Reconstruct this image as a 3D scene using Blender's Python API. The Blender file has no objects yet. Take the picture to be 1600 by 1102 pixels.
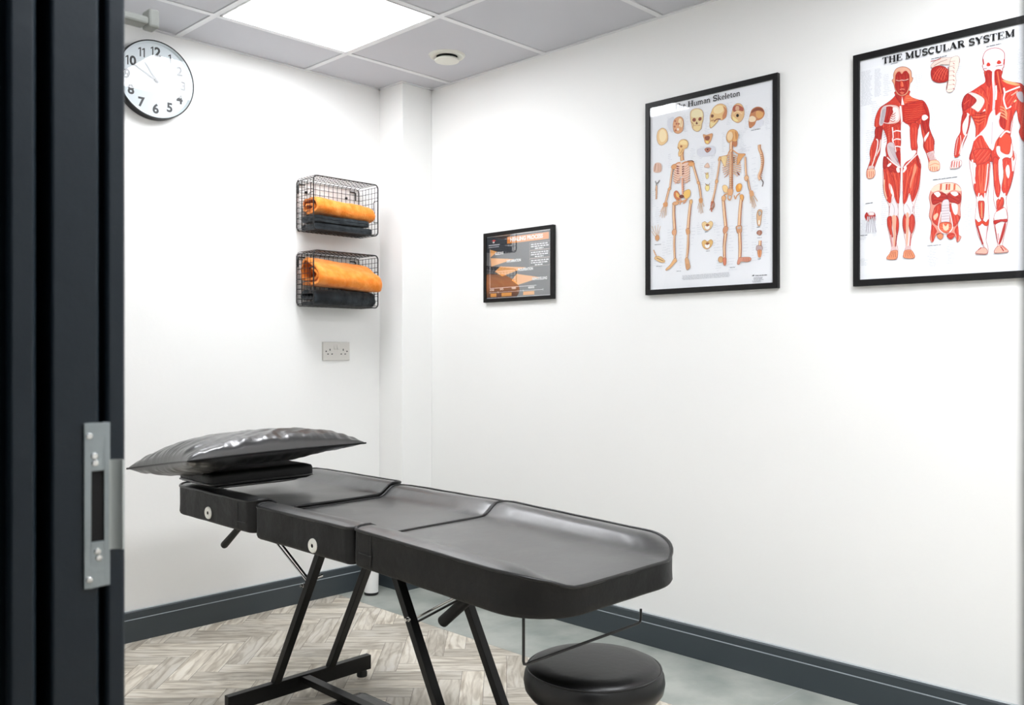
import bpy, bmesh, math, random
from mathutils import Vector, Matrix, noise
R = math.radians; PI = math.pi
SC = bpy.context.scene; COL = SC.collection
# ---------------------------------------------------------------- camera, world, light levels
CAM_H = 1.125; FPX = 1388.0
cd = bpy.data.cameras.new('camera'); cam = bpy.data.objects.new('camera', cd); COL.objects.link(cam)
cam.location = (0, 0, CAM_H); cam.rotation_euler = (R(90), 0, -math.atan2(.7147, .6994))
cd.sensor_width = 36; cd.lens = 36*FPX/1600; cd.clip_start = .01; cd.clip_end = 60
cd.dof.use_dof = True; cd.dof.focus_distance = 2.9; cd.dof.aperture_fstop = 7.5
SC.camera = cam
w = bpy.data.worlds.new('world'); SC.world = w; w.use_nodes = True
w.node_tree.nodes['Background'].inputs[0].default_value = (.6, .7, .8, 1)
w.node_tree.nodes['Background'].inputs[1].default_value = .15
SC.view_settings.view_transform = 'Standard'; SC.view_settings.look = 'None'
SC.view_settings.gamma = 1; SC.view_settings.use_curve_mapping = False
SC.view_settings.exposure = 0.10
PANEL_E = 18.5; FILL_E = 27.0
HALL_E = 0.6

# room planes (camera stands at x=0, y=0 just outside the doorway)
XR = 2.817; YL = 3.48; ZC = 2.40; XD0 = .262; XD1 = .384; YB = -1.3
PX0, PY0 = 2.636, 3.303      # boxed pillar corner
def ray(px, py):
    u = (px-800)/FPX
    return Vector((.7147+.6994*u, .6994-.7147*u, -(py-551)/FPX))
def atX(px, py, X):
    r = ray(px, py); d = X/r.x; return Vector((X, r.y*d, CAM_H+r.z*d))
def atY(px, py, Y):
    r = ray(px, py); d = Y/r.y; return Vector((r.x*d, Y, CAM_H+r.z*d))

# ---------------------------------------------------------------- materials
def lin(c):
    return tuple((x/255/12.92 if x/255 <= .04045 else ((x/255+.055)/1.055)**2.4) for x in c)
def newmat(name):
    m = bpy.data.materials.new(name); m.use_nodes = True
    return m, m.node_tree.nodes, m.node_tree.links, m.node_tree.nodes['Principled BSDF']
def mat(name, rgb, rough=.5, metal=0, spec=.5, bump=None, vary=None, coat=0, emit=None, sheen=0):
    m, n, l, b = newmat(name)
    c = lin(rgb)+(1,)
    b.inputs['Base Color'].default_value = c; b.inputs['Roughness'].default_value = rough
    b.inputs['Metallic'].default_value = metal; b.inputs['Specular IOR Level'].default_value = spec
    b.inputs['Coat Weight'].default_value = coat; b.inputs['Coat Roughness'].default_value = .3; b.inputs['Sheen Weight'].default_value = sheen
    tc = n.new('ShaderNodeTexCoord')
    if vary:
        t = n.new('ShaderNodeTexNoise'); t.inputs['Scale'].default_value = vary[0]; t.inputs['Detail'].default_value = 5
        l.new(tc.outputs['Object'], t.inputs['Vector'])
        mx = n.new('ShaderNodeMix'); mx.data_type = 'RGBA'
        mx.inputs[6].default_value = c; mx.inputs[7].default_value = lin(vary[1])+(1,)
        mr = n.new('ShaderNodeMapRange'); mr.inputs[1].default_value = .35; mr.inputs[2].default_value = .7
        l.new(t.outputs['Fac'], mr.inputs[0]); l.new(mr.outputs[0], mx.inputs[0]); l.new(mx.outputs[2], b.inputs['Base Color'])
    if bump:
        prev = None
        for sc, st in bump:
            t = n.new('ShaderNodeTexNoise'); t.inputs['Scale'].default_value = sc; t.inputs['Detail'].default_value = 4
            l.new(tc.outputs['Object'], t.inputs['Vector'])
            bp = n.new('ShaderNodeBump'); bp.inputs['Strength'].default_value = st; bp.inputs['Distance'].default_value = .5/sc
            l.new(t.outputs['Fac'], bp.inputs['Height'])
            if prev: l.new(prev.outputs[0], bp.inputs['Normal'])
            prev = bp
        l.new(prev.outputs[0], b.inputs['Normal'])
    if emit:
        b.inputs['Emission Color'].default_value = (1, 1, 1, 1) if emit[1] is None else lin(emit[1])+(1,)
        b.inputs['Emission Strength'].default_value = emit[0]
    return m
M = {}
M['wall'] = mat('wall_paint', (244, 244, 242), .62, spec=.3, bump=[(60, .04)])
M['hall'] = mat('hall_paint', (60, 66, 74), .7)
M['tile'] = mat('ceiling_tile', (200, 201, 206), .9, spec=.1)
M['tbar'] = mat('ceiling_grid_metal', (228, 229, 231), .5)
M['gap'] = mat('gap_shadow_black', (16, 16, 18), .9)  # shade of the ceiling grid gaps put into the colour
M['panel'] = mat('light_diffuser', (255, 255, 255), .5, emit=(PANEL_E, (249, 251, 255)))
M['fill_panel'] = mat('added_fill_diffuser', (255, 255, 255), .5, emit=(FILL_E, (249, 251, 255)))  # added fill panels out of view, brighter to even out the light
M['hallpanel'] = mat('hall_light_diffuser', (255, 255, 255), .5, emit=(HALL_E, (215, 232, 255)))
M['slate'] = mat('slate_gloss_paint', (58, 66, 71), .42, bump=[(90, .05)])
M['bead'] = mat('bead_highlight', (150, 158, 162), .4)  # pale colour paints the highlight along the baseboard bead
M['caulk'] = mat('sealant_edge', (176, 182, 184), .5)
M['frame_paint'] = mat('door_frame_paint', (21, 31, 39), .45, spec=.35, bump=[(30, .06)])
M['leather'] = mat('black_leatherette', (17, 17, 17), .42, spec=1.0, coat=.8, bump=[(420, .18), (9, .08)], vary=(12, (34, 34, 33)))
M['leather_shade'] = mat('black_leatherette_shade', (12, 12, 12), .5, spec=.3, bump=[(420, .12), (14, .15)])  # darker copy of the leatherette, shade put into the cushion sides
M['gloss_leather'] = mat('black_glossy_pvc', (9, 9, 9), .27, spec=.75, bump=[(40, .06)])
M['pillow'] = mat('black_shiny_pvc_pillow', (22, 22, 22), .33, spec=1.0, coat=.6, bump=[(40, .05)])
M['seat_vinyl'] = mat('black_seat_vinyl', (12, 12, 12), .36, spec=.4, bump=[(60, .05)])
M['piping'] = mat('black_piping', (12, 12, 12), .35)
M['blackmetal'] = mat('black_powder_coat', (5, 5, 5), .36, spec=.3, bump=[(300, .05)])
M['rubber'] = mat('black_rubber', (16, 16, 16), .6)
M['chrome'] = mat('chrome', (210, 210, 208), .18, metal=1)
M['eyelet'] = mat('white_plastic_ring', (232, 231, 222), .35)
M['lip'] = mat('lit_lip_steel', (196, 202, 198), .4, metal=.1)  # plate metal made paler to paint room light onto the lip
M['steel'] = mat('satin_steel', (150, 158, 160), .38, metal=.75, bump=[(60, .1)])
M['frameblack'] = mat('black_picture_frame', (9, 9, 10), .45, spec=.3, bump=[(120, .04)])
M['paper'] = mat('poster_paper', (238, 240, 244), .6, spec=.2)
M['wire'] = mat('black_wire', (15, 15, 16), .4)
M['orange'] = mat('orange_terry', (241, 132, 38), .95, spec=.1, bump=[(260, .9), (60, .5)], vary=(30, (250, 160, 76)), sheen=.2)
M['orange_dark'] = M['orange']
M['darktowel'] = mat('charcoal_terry', (30, 33, 36), .95, spec=.1, bump=[(260, .8), (50, .5)], vary=(24, (58, 64, 68)), sheen=.15)
M['plastic'] = mat('white_socket_plastic', (214, 211, 205), .35)
M['black'] = mat('black_matt', (8, 8, 8), .8)
M['valve'] = mat('cream_valve', (226, 226, 216), .45)
M['white'] = mat('white_enamel', (240, 240, 238), .35)
M['clockface'] = mat('clock_dial_white', (200, 208, 212), .5)
M['num'] = mat('clock_numeral_black', (24, 25, 28), .5)
M['hand'] = mat('clock_hand_grey', (70, 74, 78), .4)
M['ink'] = mat('lettering_ink', (16, 16, 18), .5)
M['closer'] = mat('grey_painted_metal', (118, 121, 117), .5)
M['closer2'] = mat('cream_painted_metal', (214, 214, 206), .55)
def glassmat(name, k):
    m, n, l, b = newmat(name); n.remove(b); o = n['Material Output']
    t = n.new('ShaderNodeBsdfTransparent'); g = n.new('ShaderNodeBsdfGlossy'); g.inputs['Roughness'].default_value = 0.0
    f = n.new('ShaderNodeFresnel'); f.inputs['IOR'].default_value = k; x = n.new('ShaderNodeMixShader')
    ge = n.new('ShaderNodeNewGeometry'); mr = n.new('ShaderNodeMapRange'); mr.inputs[3].default_value = k; mr.inputs[4].default_value = 1/k
    l.new(ge.outputs['Backfacing'], mr.inputs[0]); l.new(mr.outputs[0], f.inputs['IOR'])     # a thin pane reflects alike from both sides
    l.new(f.outputs[0], x.inputs[0]); l.new(t.outputs[0], x.inputs[1]); l.new(g.outputs[0], x.inputs[2]); l.new(x.outputs[0], o.inputs['Surface'])
    return m
M['glass'] = glassmat('clear_glass', 1.5)
M['glass_bright'] = glassmat('shiny_acrylic_glass', 1.44)
M['glass_glare'] = glassmat('glossy_plastic_glazing', 3.2)
def inkmat():
    m, n, l, b = newmat('printed_ink'); a = n.new('ShaderNodeAttribute'); a.attribute_name = 'Col'
    l.new(a.outputs['Color'], b.inputs['Base Color']); b.inputs['Roughness'].default_value = .6; b.inputs['Specular IOR Level'].default_value = .2
    return m
M['print'] = inkmat()
def woodmat():
    m, n, l, b = newmat('herringbone_oak_planks')
    uv = n.new('ShaderNodeUVMap'); at = n.new('ShaderNodeAttribute'); at.attribute_name = 'Col'
    sx = n.new('ShaderNodeSeparateColor'); l.new(at.outputs['Color'], sx.inputs[0])
    off = n.new('ShaderNodeVectorMath'); off.operation = 'MULTIPLY_ADD'; l.new(at.outputs['Color'], off.inputs[0])
    off.inputs[1].default_value = (37, 53, 71); l.new(uv.outputs[0], off.inputs[2])
    mp = n.new('ShaderNodeMapping'); mp.inputs['Scale'].default_value = (1, 1, 1); l.new(off.outputs[0], mp.inputs['Vector'])
    # wavy grain: stretched noise bands
    mp2 = n.new('ShaderNodeMapping'); mp2.inputs['Scale'].default_value = (6, 24, 1); l.new(off.outputs[0], mp2.inputs['Vector'])
    n1 = n.new('ShaderNodeTexNoise'); n1.inputs['Scale'].default_value = 1; n1.inputs['Detail'].default_value = 4; n1.inputs['Distortion'].default_value = 1.2
    l.new(mp2.outputs[0], n1.inputs['Vector'])
    wv = n.new('ShaderNodeTexWave'); wv.bands_direction = 'Y'; wv.inputs['Scale'].default_value = 9; wv.inputs['Distortion'].default_value = 9
    wv.inputs['Detail'].default_value = 3; wv.inputs['Detail Scale'].default_value = .9
    mp3 = n.new('ShaderNodeMapping'); mp3.inputs['Scale'].default_value = (.35, 1, 1); l.new(off.outputs[0], mp3.inputs['Vector']); l.new(mp3.outputs[0], wv.inputs['Vector'])
    r1 = n.new('ShaderNodeValToRGB'); e = r1.color_ramp.elements
    e[0].position = .33; e[0].color = lin((184, 174, 157))+(1,); e[1].position = .56; e[1].color = lin((226, 219, 205))+(1,)
    el = r1.color_ramp.elements.new(.75); el.color = lin((236, 231, 222))+(1,)
    l.new(n1.outputs['Fac'], r1.inputs[0])
    r2 = n.new('ShaderNodeValToRGB'); e = r2.color_ramp.elements
    e[0].position = 0; e[0].color = lin((184, 172, 157))+(1,); e[1].position = .22; e[1].color = (1, 1, 1, 1)
    l.new(wv.outputs['Fac'], r2.inputs[0])
    mu = n.new('ShaderNodeMix'); mu.data_type = 'RGBA'; mu.blend_type = 'MULTIPLY'; mu.inputs[0].default_value = .40
    l.new(r1.outputs[0], mu.inputs[6]); l.new(r2.outputs[0], mu.inputs[7])
    hv = n.new('ShaderNodeHueSaturation'); l.new(mu.outputs[2], hv.inputs['Color'])
    mr = n.new('ShaderNodeMapRange'); mr.inputs[3].default_value = .80; mr.inputs[4].default_value = 1.16
    l.new(sx.outputs[0], mr.inputs[0]); l.new(mr.outputs[0], hv.inputs['Value']); l.new(hv.outputs[0], b.inputs['Base Color'])
    b.inputs['Roughness'].default_value = .42
    bp = n.new('ShaderNodeBump'); bp.inputs['Strength'].default_value = .12; bp.inputs['Distance'].default_value = .001
    l.new(n1.outputs['Fac'], bp.inputs['Height']); l.new(bp.outputs[0], b.inputs['Normal'])
    return m
M['wood'] = woodmat()
M['seam'] = mat('plank_seam', (120, 110, 98), .8)
M['concrete'] = mat('grey_concrete_vinyl', (178, 182, 175), .4, bump=[(30, .08)], vary=(5.5, (140, 147, 141)))

# ---------------------------------------------------------------- object helpers
ORG = {}
def prop(o, label=None, cat=None, group=None, kind=None):
    if label: o['label'] = label
    if cat: o['category'] = cat
    if group: o['group'] = group
    if kind: o['kind'] = kind
    return o
def thing(name, loc, label, cat, group=None):
    o = bpy.data.objects.new(name, None); COL.objects.link(o); o.location = loc; o.empty_display_size = .05
    ORG[o] = Vector(loc); return prop(o, label, cat, group)
class MB:
    """collects shapes in world coordinates, then links them as one mesh object"""
    def __init__(s): s.v = []; s.f = []; s.m = []; s.mi = 0
    def add(s, vs, fs):
        b = len(s.v); s.v += [Vector(v) for v in vs]
        for f in fs: s.f.append([b+i for i in f]); s.m.append(s.mi)
        return s
    def box(s, x0, x1, y0, y1, z0, z1):
        vs = [(x, y, z) for x in (x0, x1) for y in (y0, y1) for z in (z0, z1)]
        return s.add(vs, [(0,1,3,2),(4,6,7,5),(0,4,5,1),(2,3,7,6),(0,2,6,4),(1,5,7,3)])
    def bar(s, a, b, wx, wz, up=(0, 0, 1)):
        a = Vector(a); b = Vector(b); d = (b-a).normalized(); u = Vector(up)
        if abs(d.dot(u)) > .98: u = Vector((0, 1, 0))
        x = d.cross(u).normalized(); z = x.cross(d)
        vs = []
        for p in (a, b):
            for sx, sz in ((-1,-1),(1,-1),(1,1),(-1,1)): vs.append(p+x*sx*wx/2+z*sz*wz/2)
        return s.add(vs, [(3,2,1,0),(4,5,6,7),(0,1,5,4),(1,2,6,5),(2,3,7,6),(3,0,4,7)])
    def tube(s, pts, r, n=8, closed=False, caps=True):
        P = [Vector(p) for p in pts]; N = len(P); vs = []; prev = None
        for i, p in enumerate(P):
            if closed: d = P[(i+1) % N]-P[i-1]
            else: d = P[min(i+1, N-1)]-P[max(i-1, 0)]
            d.normalize()
            if prev is None:
                u = Vector((0, 0, 1)) if abs(d.z) < .9 else Vector((1, 0, 0))
                x = d.cross(u).normalized()
            else: x = (prev-d*prev.dot(d)).normalized()
            prev = x; y = d.cross(x); rr = r[i] if isinstance(r, (list, tuple)) else r
            for k in range(n):
                a = 2*PI*k/n; vs.append(p+x*math.cos(a)*rr+y*math.sin(a)*rr)
        fs = []
        for i in range(N if closed else N-1):
            j = (i+1) % N
            for k in range(n): fs.append((i*n+k, i*n+(k+1) % n, j*n+(k+1) % n, j*n+k))
        if not closed and caps: fs += [tuple(range(n))[::-1], tuple((N-1)*n+k for k in range(n))]
        return s.add(vs, fs)
    def lathe(s, c, prof, n=48, axis='z', caps=True):
        """prof list of (r, h) along axis from c"""
        c = Vector(c); vs = []
        for r, h in prof:
            for k in range(n):
                a = 2*PI*k/n; p = (r*math.cos(a), r*math.sin(a), h)
                if axis == 'y': p = (p[0], p[2], p[1])
                if axis == 'x': p = (p[2], p[0], p[1])
                vs.append(c+Vector(p))
        fs = [(i*n+k, i*n+(k+1) % n, (i+1)*n+(k+1) % n, (i+1)*n+k) for i in range(len(prof)-1) for k in range(n)]
        if caps and prof[0][0] > 1e-6: fs.append(tuple(range(n))[::-1])
        if caps and prof[-1][0] > 1e-6: fs.append(tuple((len(prof)-1)*n+k for k in range(n)))
        return s.add(vs, fs)
    def sweepY(s, prof, y0, y1):
        """closed profile of (x,z) extruded along y"""
        n = len(prof); vs = [(x, y0, z) for x, z in prof]+[(x, y1, z) for x, z in prof]
        return s.add(vs, [(i, (i+1) % n, n+(i+1) % n, n+i) for i in range(n)]+[tuple(range(n))[::-1], tuple(range(n, 2*n))])
    def sweepX(s, prof, x0, x1):
        n = len(prof); vs = [(x0, y, z) for y, z in prof]+[(x1, y, z) for y, z in prof]
        return s.add(vs, [(i, (i+1) % n, n+(i+1) % n, n+i) for i in range(n)]+[tuple(range(n))[::-1], tuple(range(n, 2*n))])
    def sweepZ(s, prof, z0, z1):
        n = len(prof); vs = [(x, y, z0) for x, y in prof]+[(x, y, z1) for x, y in prof]
        return s.add(vs, [(i, (i+1) % n, n+(i+1) % n, n+i) for i in range(n)]+[tuple(range(n))[::-1], tuple(range(n, 2*n))])
    def build(s, name, mats, parent=None, smooth=False, bevel=0, origin=None, fix=True, seg=2):
        if not isinstance(mats, (list, tuple)): mats = [mats]
        o = ORG[parent] if parent is not None else Vector(origin if origin is not None else (0, 0, 0))
        me = bpy.data.meshes.new(name); me.from_pydata([v-o for v in s.v], [], s.f)
        for m in mats: me.materials.append(m)
        me.polygons.foreach_set('material_index', s.m)
        if fix:
            bm = bmesh.new(); bm.from_mesh(me); bmesh.ops.remove_doubles(bm, verts=bm.verts, dist=1e-6)
            bmesh.ops.recalc_face_normals(bm, faces=bm.faces); bm.to_mesh(me); bm.free()
        ob = bpy.data.objects.new(name, me); COL.objects.link(ob)
        if smooth:
            me.polygons.foreach_set('use_smooth', [True]*len(me.polygons))
            me.set_sharp_from_angle(angle=R(smooth if smooth is not True else 50))
        if bevel:
            b = ob.modifiers.new('bevel', 'BEVEL'); b.width = bevel; b.segments = seg; b.limit_method = 'ANGLE'; b.angle_limit = R(40)
        if parent is None: ob.location = o
        else: ob.parent = parent
        ORG[ob] = o
        return ob
def struct(o): o['kind'] = 'structure'; return o

# ---------------------------------------------------------------- setting
# walls (each a slab)
struct(MB().box(XD1-.12, PX0+.3, YL, YL+.1, 0, ZC+.15).build('wall_left', M['wall'], origin=(1.5, YL, 0)))
struct(MB().box(XR, XR+.1, YB, YL+.1, 0, ZC+.15).build('wall_right', M['wall'], origin=(XR, 1, 0)))
struct(MB().box(XD1-.12, XR+.1, YB-.1, YB, 0, ZC+.15).build('wall_back', M['wall'], origin=(1.5, YB, 0)))
struct(MB().box(PX0, XR, PY0, YL, 0, ZC).build('wall_pillar', M['wall'], origin=(PX0, PY0, 0), bevel=.003))
JL, JR, JH = .985, -.005, 2.06        # rough opening in the door wall
b = MB()
b.box(XD0+.012, XD1-.012, JL, YL, 0, ZC+.15); b.box(XD0+.012, XD1-.012, YB, JR, 0, ZC+.15); b.box(XD0+.012, XD1-.012, JR, JL, JH, ZC+.15)
struct(b.build('wall_front', M['wall'], origin=(XD0, 0, 0)))
# hallway the camera stands in
struct(MB().box(-1.4, -1.3, -1.6, 2.6, 0, ZC+.15).build('wall_hall', M['hall'], origin=(-1.35, 0, 0)))
struct(MB().box(-1.4, XD0+.05, 2.5, 2.6, 0, ZC+.15).build('wall_hall_end', M['hall'], origin=(-.5, 2.5, 0)))
struct(MB().box(-1.4, XD0+.05, -1.7, -1.6, 0, ZC+.15).build('wall_hall_near', M['hall'], origin=(-.5, -1.6, 0)))
struct(MB().box(-1.4, XD0+.05, -1.7, 2.6, ZC, ZC+.1).build('ceiling_hall', M['hall'], origin=(-.5, 0, ZC)))
# ceiling: tiles between a grid of T bars, thin gaps beside them coloured near-black as shadow lines
GX = [2.217-.6*k for k in range(0, 4)]; GY = [3.155-.6*k for k in range(0, 8)]
ceil = MB(); ceil.mi = 1; ceil.box(XD0, XR, YB, YL, ZC+.012, ZC+.1); ceil.mi = 0
xs = sorted([XR-.004]+GX+[XD1-.012]); ys = sorted([YL-.004]+GY+[YB-.012])
xs = [x for x in xs if x >= XD1-.012]
CELL_L = [(1.617, 2.555), (1.617, .155), (.417, .155)]
for i in range(len(xs)-1):
    for j in range(len(ys)-1):
        if any(abs(xs[i]-a) < .01 and abs(ys[j]-b_) < .01 for a, b_ in CELL_L): continue
        ceil.box(xs[i]+.0145, xs[i+1]-.0145, ys[j]+.0145, ys[j+1]-.0145, ZC+.0035, ZC+.013)
struct(ceil.build('ceiling', [M['tile'], M['gap']], origin=(1.5, 1, ZC)))
g = MB()
for x in GX: g.box(x-.012, x+.012, YB, YL, ZC, ZC+.012)
for y in GY: g.box(XD1, XR, y-.012, y+.012, ZC+.0002, ZC+.012)
g.box(XR-.016, XR, YB, YL, ZC-.001, ZC+.012); g.box(XD1, XR, YL-.016, YL, ZC-.001, ZC+.012)
g.box(PX0-.014, XR, PY0-.014, PY0, ZC-.001, ZC+.012); g.box(PX0-.014, PX0, PY0, YL, ZC-.001, ZC+.012)
struct(g.build('trim_1', M['tbar'], origin=(1.5, 1, ZC)))
# ceiling light panels; the two brighter ones are added as unseen fill
def light_panel(x, y, label, m='fill_panel'):
    t = thing('ceiling_light_panel', (x+.3, y+.3, ZC), label, 'ceiling light', 'ceiling light panels')
    a, c, d, e = x+.013, x+.587, y+.013, y+.587; f = MB(); wd = .008
    f.box(a, a+wd, d, e, ZC-.002, ZC+.011); f.box(c-wd, c, d, e, ZC-.002, ZC+.011)
    f.box(a, c, d, d+wd, ZC-.002, ZC+.011); f.box(a, c, e-wd, e, ZC-.002, ZC+.011)
    f.build('frame', M['tbar'], t)
    MB().box(a+wd, c-wd, d+wd, e-wd, ZC+.001, ZC+.010).build('diffuser', M[m], t)
light_panel(1.617, 2.555, 'large square white ceiling light panel glowing beside the air valve', 'panel')
light_panel(1.617, .155, 'added ceiling fill panel, unseen, evening out the light at the muscle chart end of the room')
light_panel(.417, .155, 'added ceiling fill panel, unseen, evening out the light close to the doorway')
t = thing('hall_light', (-.5, .6, ZC), 'hallway ceiling light outside the doorway', 'ceiling light')
MB().box(-.9, -.1, .2, 1.0, ZC-.03, ZC-.002).build('diffuser', M['hallpanel'], t)
# air valve
t = thing('air_valve', (2.535, 2.872, ZC), 'round cream air valve set in a ceiling tile', 'air vent')
MB().lathe((2.535, 2.872, ZC+.0035), [(.045, 0), (.046, -.006), (.058, -.010), (.072, -.008), (.079, 0)], 56).build('rim', M['valve'], t, smooth=35)
MB().lathe((2.535, 2.872, ZC), [(.0, .003), (.052, .003), (.052, 0)], 40).build('throat', M['black'], t, smooth=35)
MB().lathe((2.535, 2.872, ZC), [(.0, -.008), (.045, -.011), (.053, -.017), (.052, -.022), (.036, -.027), (0, -.028)], 48).build('disc', M['valve'], t, smooth=35)
MB().lathe((2.535, 2.872, ZC), [(.006, 0), (.006, -.012)], 12).build('spindle', M['chrome'], t)

# floor: herringbone planks laid at 45 degrees, and a grey vinyl strip along the right wall
XS = 2.383
fb = bmesh.new(); uvl = fb.loops.layers.uv.new('UVMap'); cl = fb.loops.layers.float_color.new('Col')
rnd = random.Random(5)
PW, PL = .078, .312
rot = Matrix.Rotation(R(-45), 2)
def plank(cx, cy, horiz):
    g_ = .0007
    hw, hl = PW/2-g_, PL/2-g_
    if horiz: q = [(-hl, -hw), (hl, -hw), (hl, hw), (-hl, hw)]
    else: q = [(hw, -hl), (hw, hl), (-hw, hl), (-hw, -hl)]
    pts = [rot @ Vector((cx+a, cy+b_)) for a, b_ in q]
    pts = [Vector((p.x+1.4, p.y+1.6, .0006)) for p in pts]
    if max(p.x for p in pts) < -1.3 or min(p.x for p in pts) > XS or max(p.y for p in pts) < -1.6 or min(p.y for p in pts) > YL: return
    f = fb.faces.new([fb.verts.new(p) for p in pts]); c = (rnd.random(), rnd.random(), rnd.random(), 1)
    for lp, (u, v) in zip(f.loops, ((0, 0), (PL, 0), (PL, PW), (0, PW))): lp[uvl].uv = (u, v); lp[cl] = c
# herringbone tiling: horizontal plank at (i*PW - shift), vertical plank next to it
n_ = int(round(PL/PW))
for k in range(-60, 60):
    for j in range(-14, 15):
        ox = k*PW + j*PL; oy = k*PW - j*PL
        plank(ox+PL/2, oy+PW/2, True)
        plank(ox+PL+PW/2, oy+PW-PL/2, False)
geo = fb.verts[:]+fb.edges[:]+fb.faces[:]
for co, no in (((XS, 0, 0), (1, 0, 0)), ((0, YL, 0), (0, 1, 0)), ((-1.35, 0, 0), (-1, 0, 0)), ((0, -1.6, 0), (0, -1, 0))):
    geo = fb.verts[:]+fb.edges[:]+fb.faces[:]
    bmesh.ops.bisect_plane(fb, geom=geo, plane_co=co, plane_no=no, clear_outer=True)
for f in fb.faces: f.material_index = 0
def quad(x0, x1, y0, y1, z, mi):
    f = fb.faces.new([fb.verts.new(p) for p in ((x0, y0, z), (x1, y0, z), (x1, y1, z), (x0, y1, z))]); f.material_index = mi
quad(-1.4, XR+.05, -1.7, YL+.05, 0, 1)
quad(XS+.001, XR+.02, -1.6, YL+.02, .0007, 2)
for yy in (.184, 1.384, 2.584): quad(XS+.002, XR-.01, yy-.0012, yy+.0012, .0012, 3)
for a, c_, z0, z1 in ((-1.4, XR+.1, -.06, -.06),): quad(a, c_, -1.7, YL+.1, z0, 1)
fm = bpy.data.meshes.new('floor'); fb.to_mesh(fm); fb.free()
for m_ in (M['wood'], M['seam'], M['concrete'], M['caulk']): fm.materials.append(m_)
fo = bpy.data.objects.new('floor', fm); COL.objects.link(fo); struct(fo)

# baseboards (profile runs out from the wall)
BH = .121
def skirt(name, p0, p1, nrm, ext0=0, ext1=0):
    """board from p0 to p1 along a wall whose inward normal is nrm"""
    p0 = Vector(p0); p1 = Vector(p1); n = Vector(nrm); d = (p1-p0).normalized(); p0 = p0-d*ext0; p1 = p1+d*ext1
    prof = [(0, 0, 0), (.018, 0, 0), (.018, .086, 0), (.0175, .0862, 1), (.0165, .0885, 1), (.0155, .089, 0), (.0155, .115, 0), (.011, BH-.001, 2), (0, BH, 2)]  # bead step painted as highlight; top edge pale as caulk with its highlight
    m = MB(); k = len(prof)
    vs = [p+n*a+Vector((0, 0, h)) for p in (p0, p1) for a, h, _ in prof]
    for i in range(k):
        m.mi = prof[i][2]; j = (i+1) % k
        m.add([vs[i], vs[j], vs[k+j], vs[k+i]], [(0, 1, 2, 3)])
    m.mi = 0; m.add(vs[:k], [tuple(range(k))]); m.add(vs[k:], [tuple(range(k))])
    return struct(m.build(name, [M['slate'], M['bead'], M['caulk']], origin=p0))
skirt('baseboard_left', (XD1, YL, 0), (PX0, YL, 0), (0, -1, 0))
skirt('baseboard_pillar', (PX0, PY0, 0), (XR, PY0, 0), (0, -1, 0), ext0=.018)
skirt('baseboard_pillar', (PX0, PY0, 0), (PX0, YL, 0), (-1, 0, 0), ext0=.018)
skirt('baseboard_right', (XR, YB, 0), (XR, PY0, 0), (-1, 0, 0))
skirt('baseboard_back', (XD1, YB, 0), (XR, YB, 0), (0, 1, 0))

# door frame: near side stop, recess, jamb board with lock keep, inner lining edge
df = bpy.data.objects.new('door_1', None); COL.objects.link(df); df.location = (.32, .47, 0); ORG[df] = Vector(df.location); struct(df)
def jpx(px, Y):      # x where the sight line of a photo column crosses the plane y=Y
    r = ray(px, 551); return r.x*Y/r.y
yj = .94
xa, xb, xc, xd, xe, xf = jpx(18, yj), jpx(52, yj), jpx(83, yj), jpx(156, yj), jpx(166, yj), jpx(197, yj)
prof = [(XD0-.02, 1.02), (XD0-.02, .985), (xa-.004, .985), (xa-.004, yj+.004), (xa, yj), (xb, yj), (xb+.004, yj+.006), (xc-.010, yj+.045), (xc-.002, yj+.045), (xc-.002, yj+.002),
        (xc, yj), (xd-.003, yj), (xd, yj+.003), (xd, yj+.016), (xe, yj+.016), (xe, yj+.003), (xe+.003, yj), (xf-.003, yj), (xf, yj+.003), (xf, 1.02)]
jm = MB(); jm.sweepZ(prof, 0, JH); jm.build('jamb', M['frame_paint'], df, bevel=.0015)
YJR = JR+.075
rr = ray(1593, 551); xr0 = XD0+.008; YJR = rr.y/rr.x*xr0
jm = MB(); jm.sweepZ([(xr0, YJR), (xr0, YJR-.1), (xf, YJR-.1), (xf, YJR-.012), (xc, YJR-.012), (xc-.01, YJR)], 0, JH); jm.build('jamb', M['frame_paint'], df, bevel=.002)
MB().box(xr0, xf, YJR-.1, 1.02, JH-.03, JH+.03).build('head_rail', M['frame_paint'], df, bevel=.002)
# architraves on both sides of the door wall
MB().box(XD0-.012, XD0+.012, 1.02, 1.09, 0, JH+.09).build('architrave', M['frame_paint'], df, bevel=.003)
MB().box(XD0-.006, XD0+.012, YJR-.17, YJR-.1, 0, JH+.09).build('architrave', M['frame_paint'], df, bevel=.003)
MB().box(XD0-.006, XD0+.012, YJR-.1, 1.02, JH+.03, JH+.09).build('architrave', M['frame_paint'], df, bevel=.003)
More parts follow.
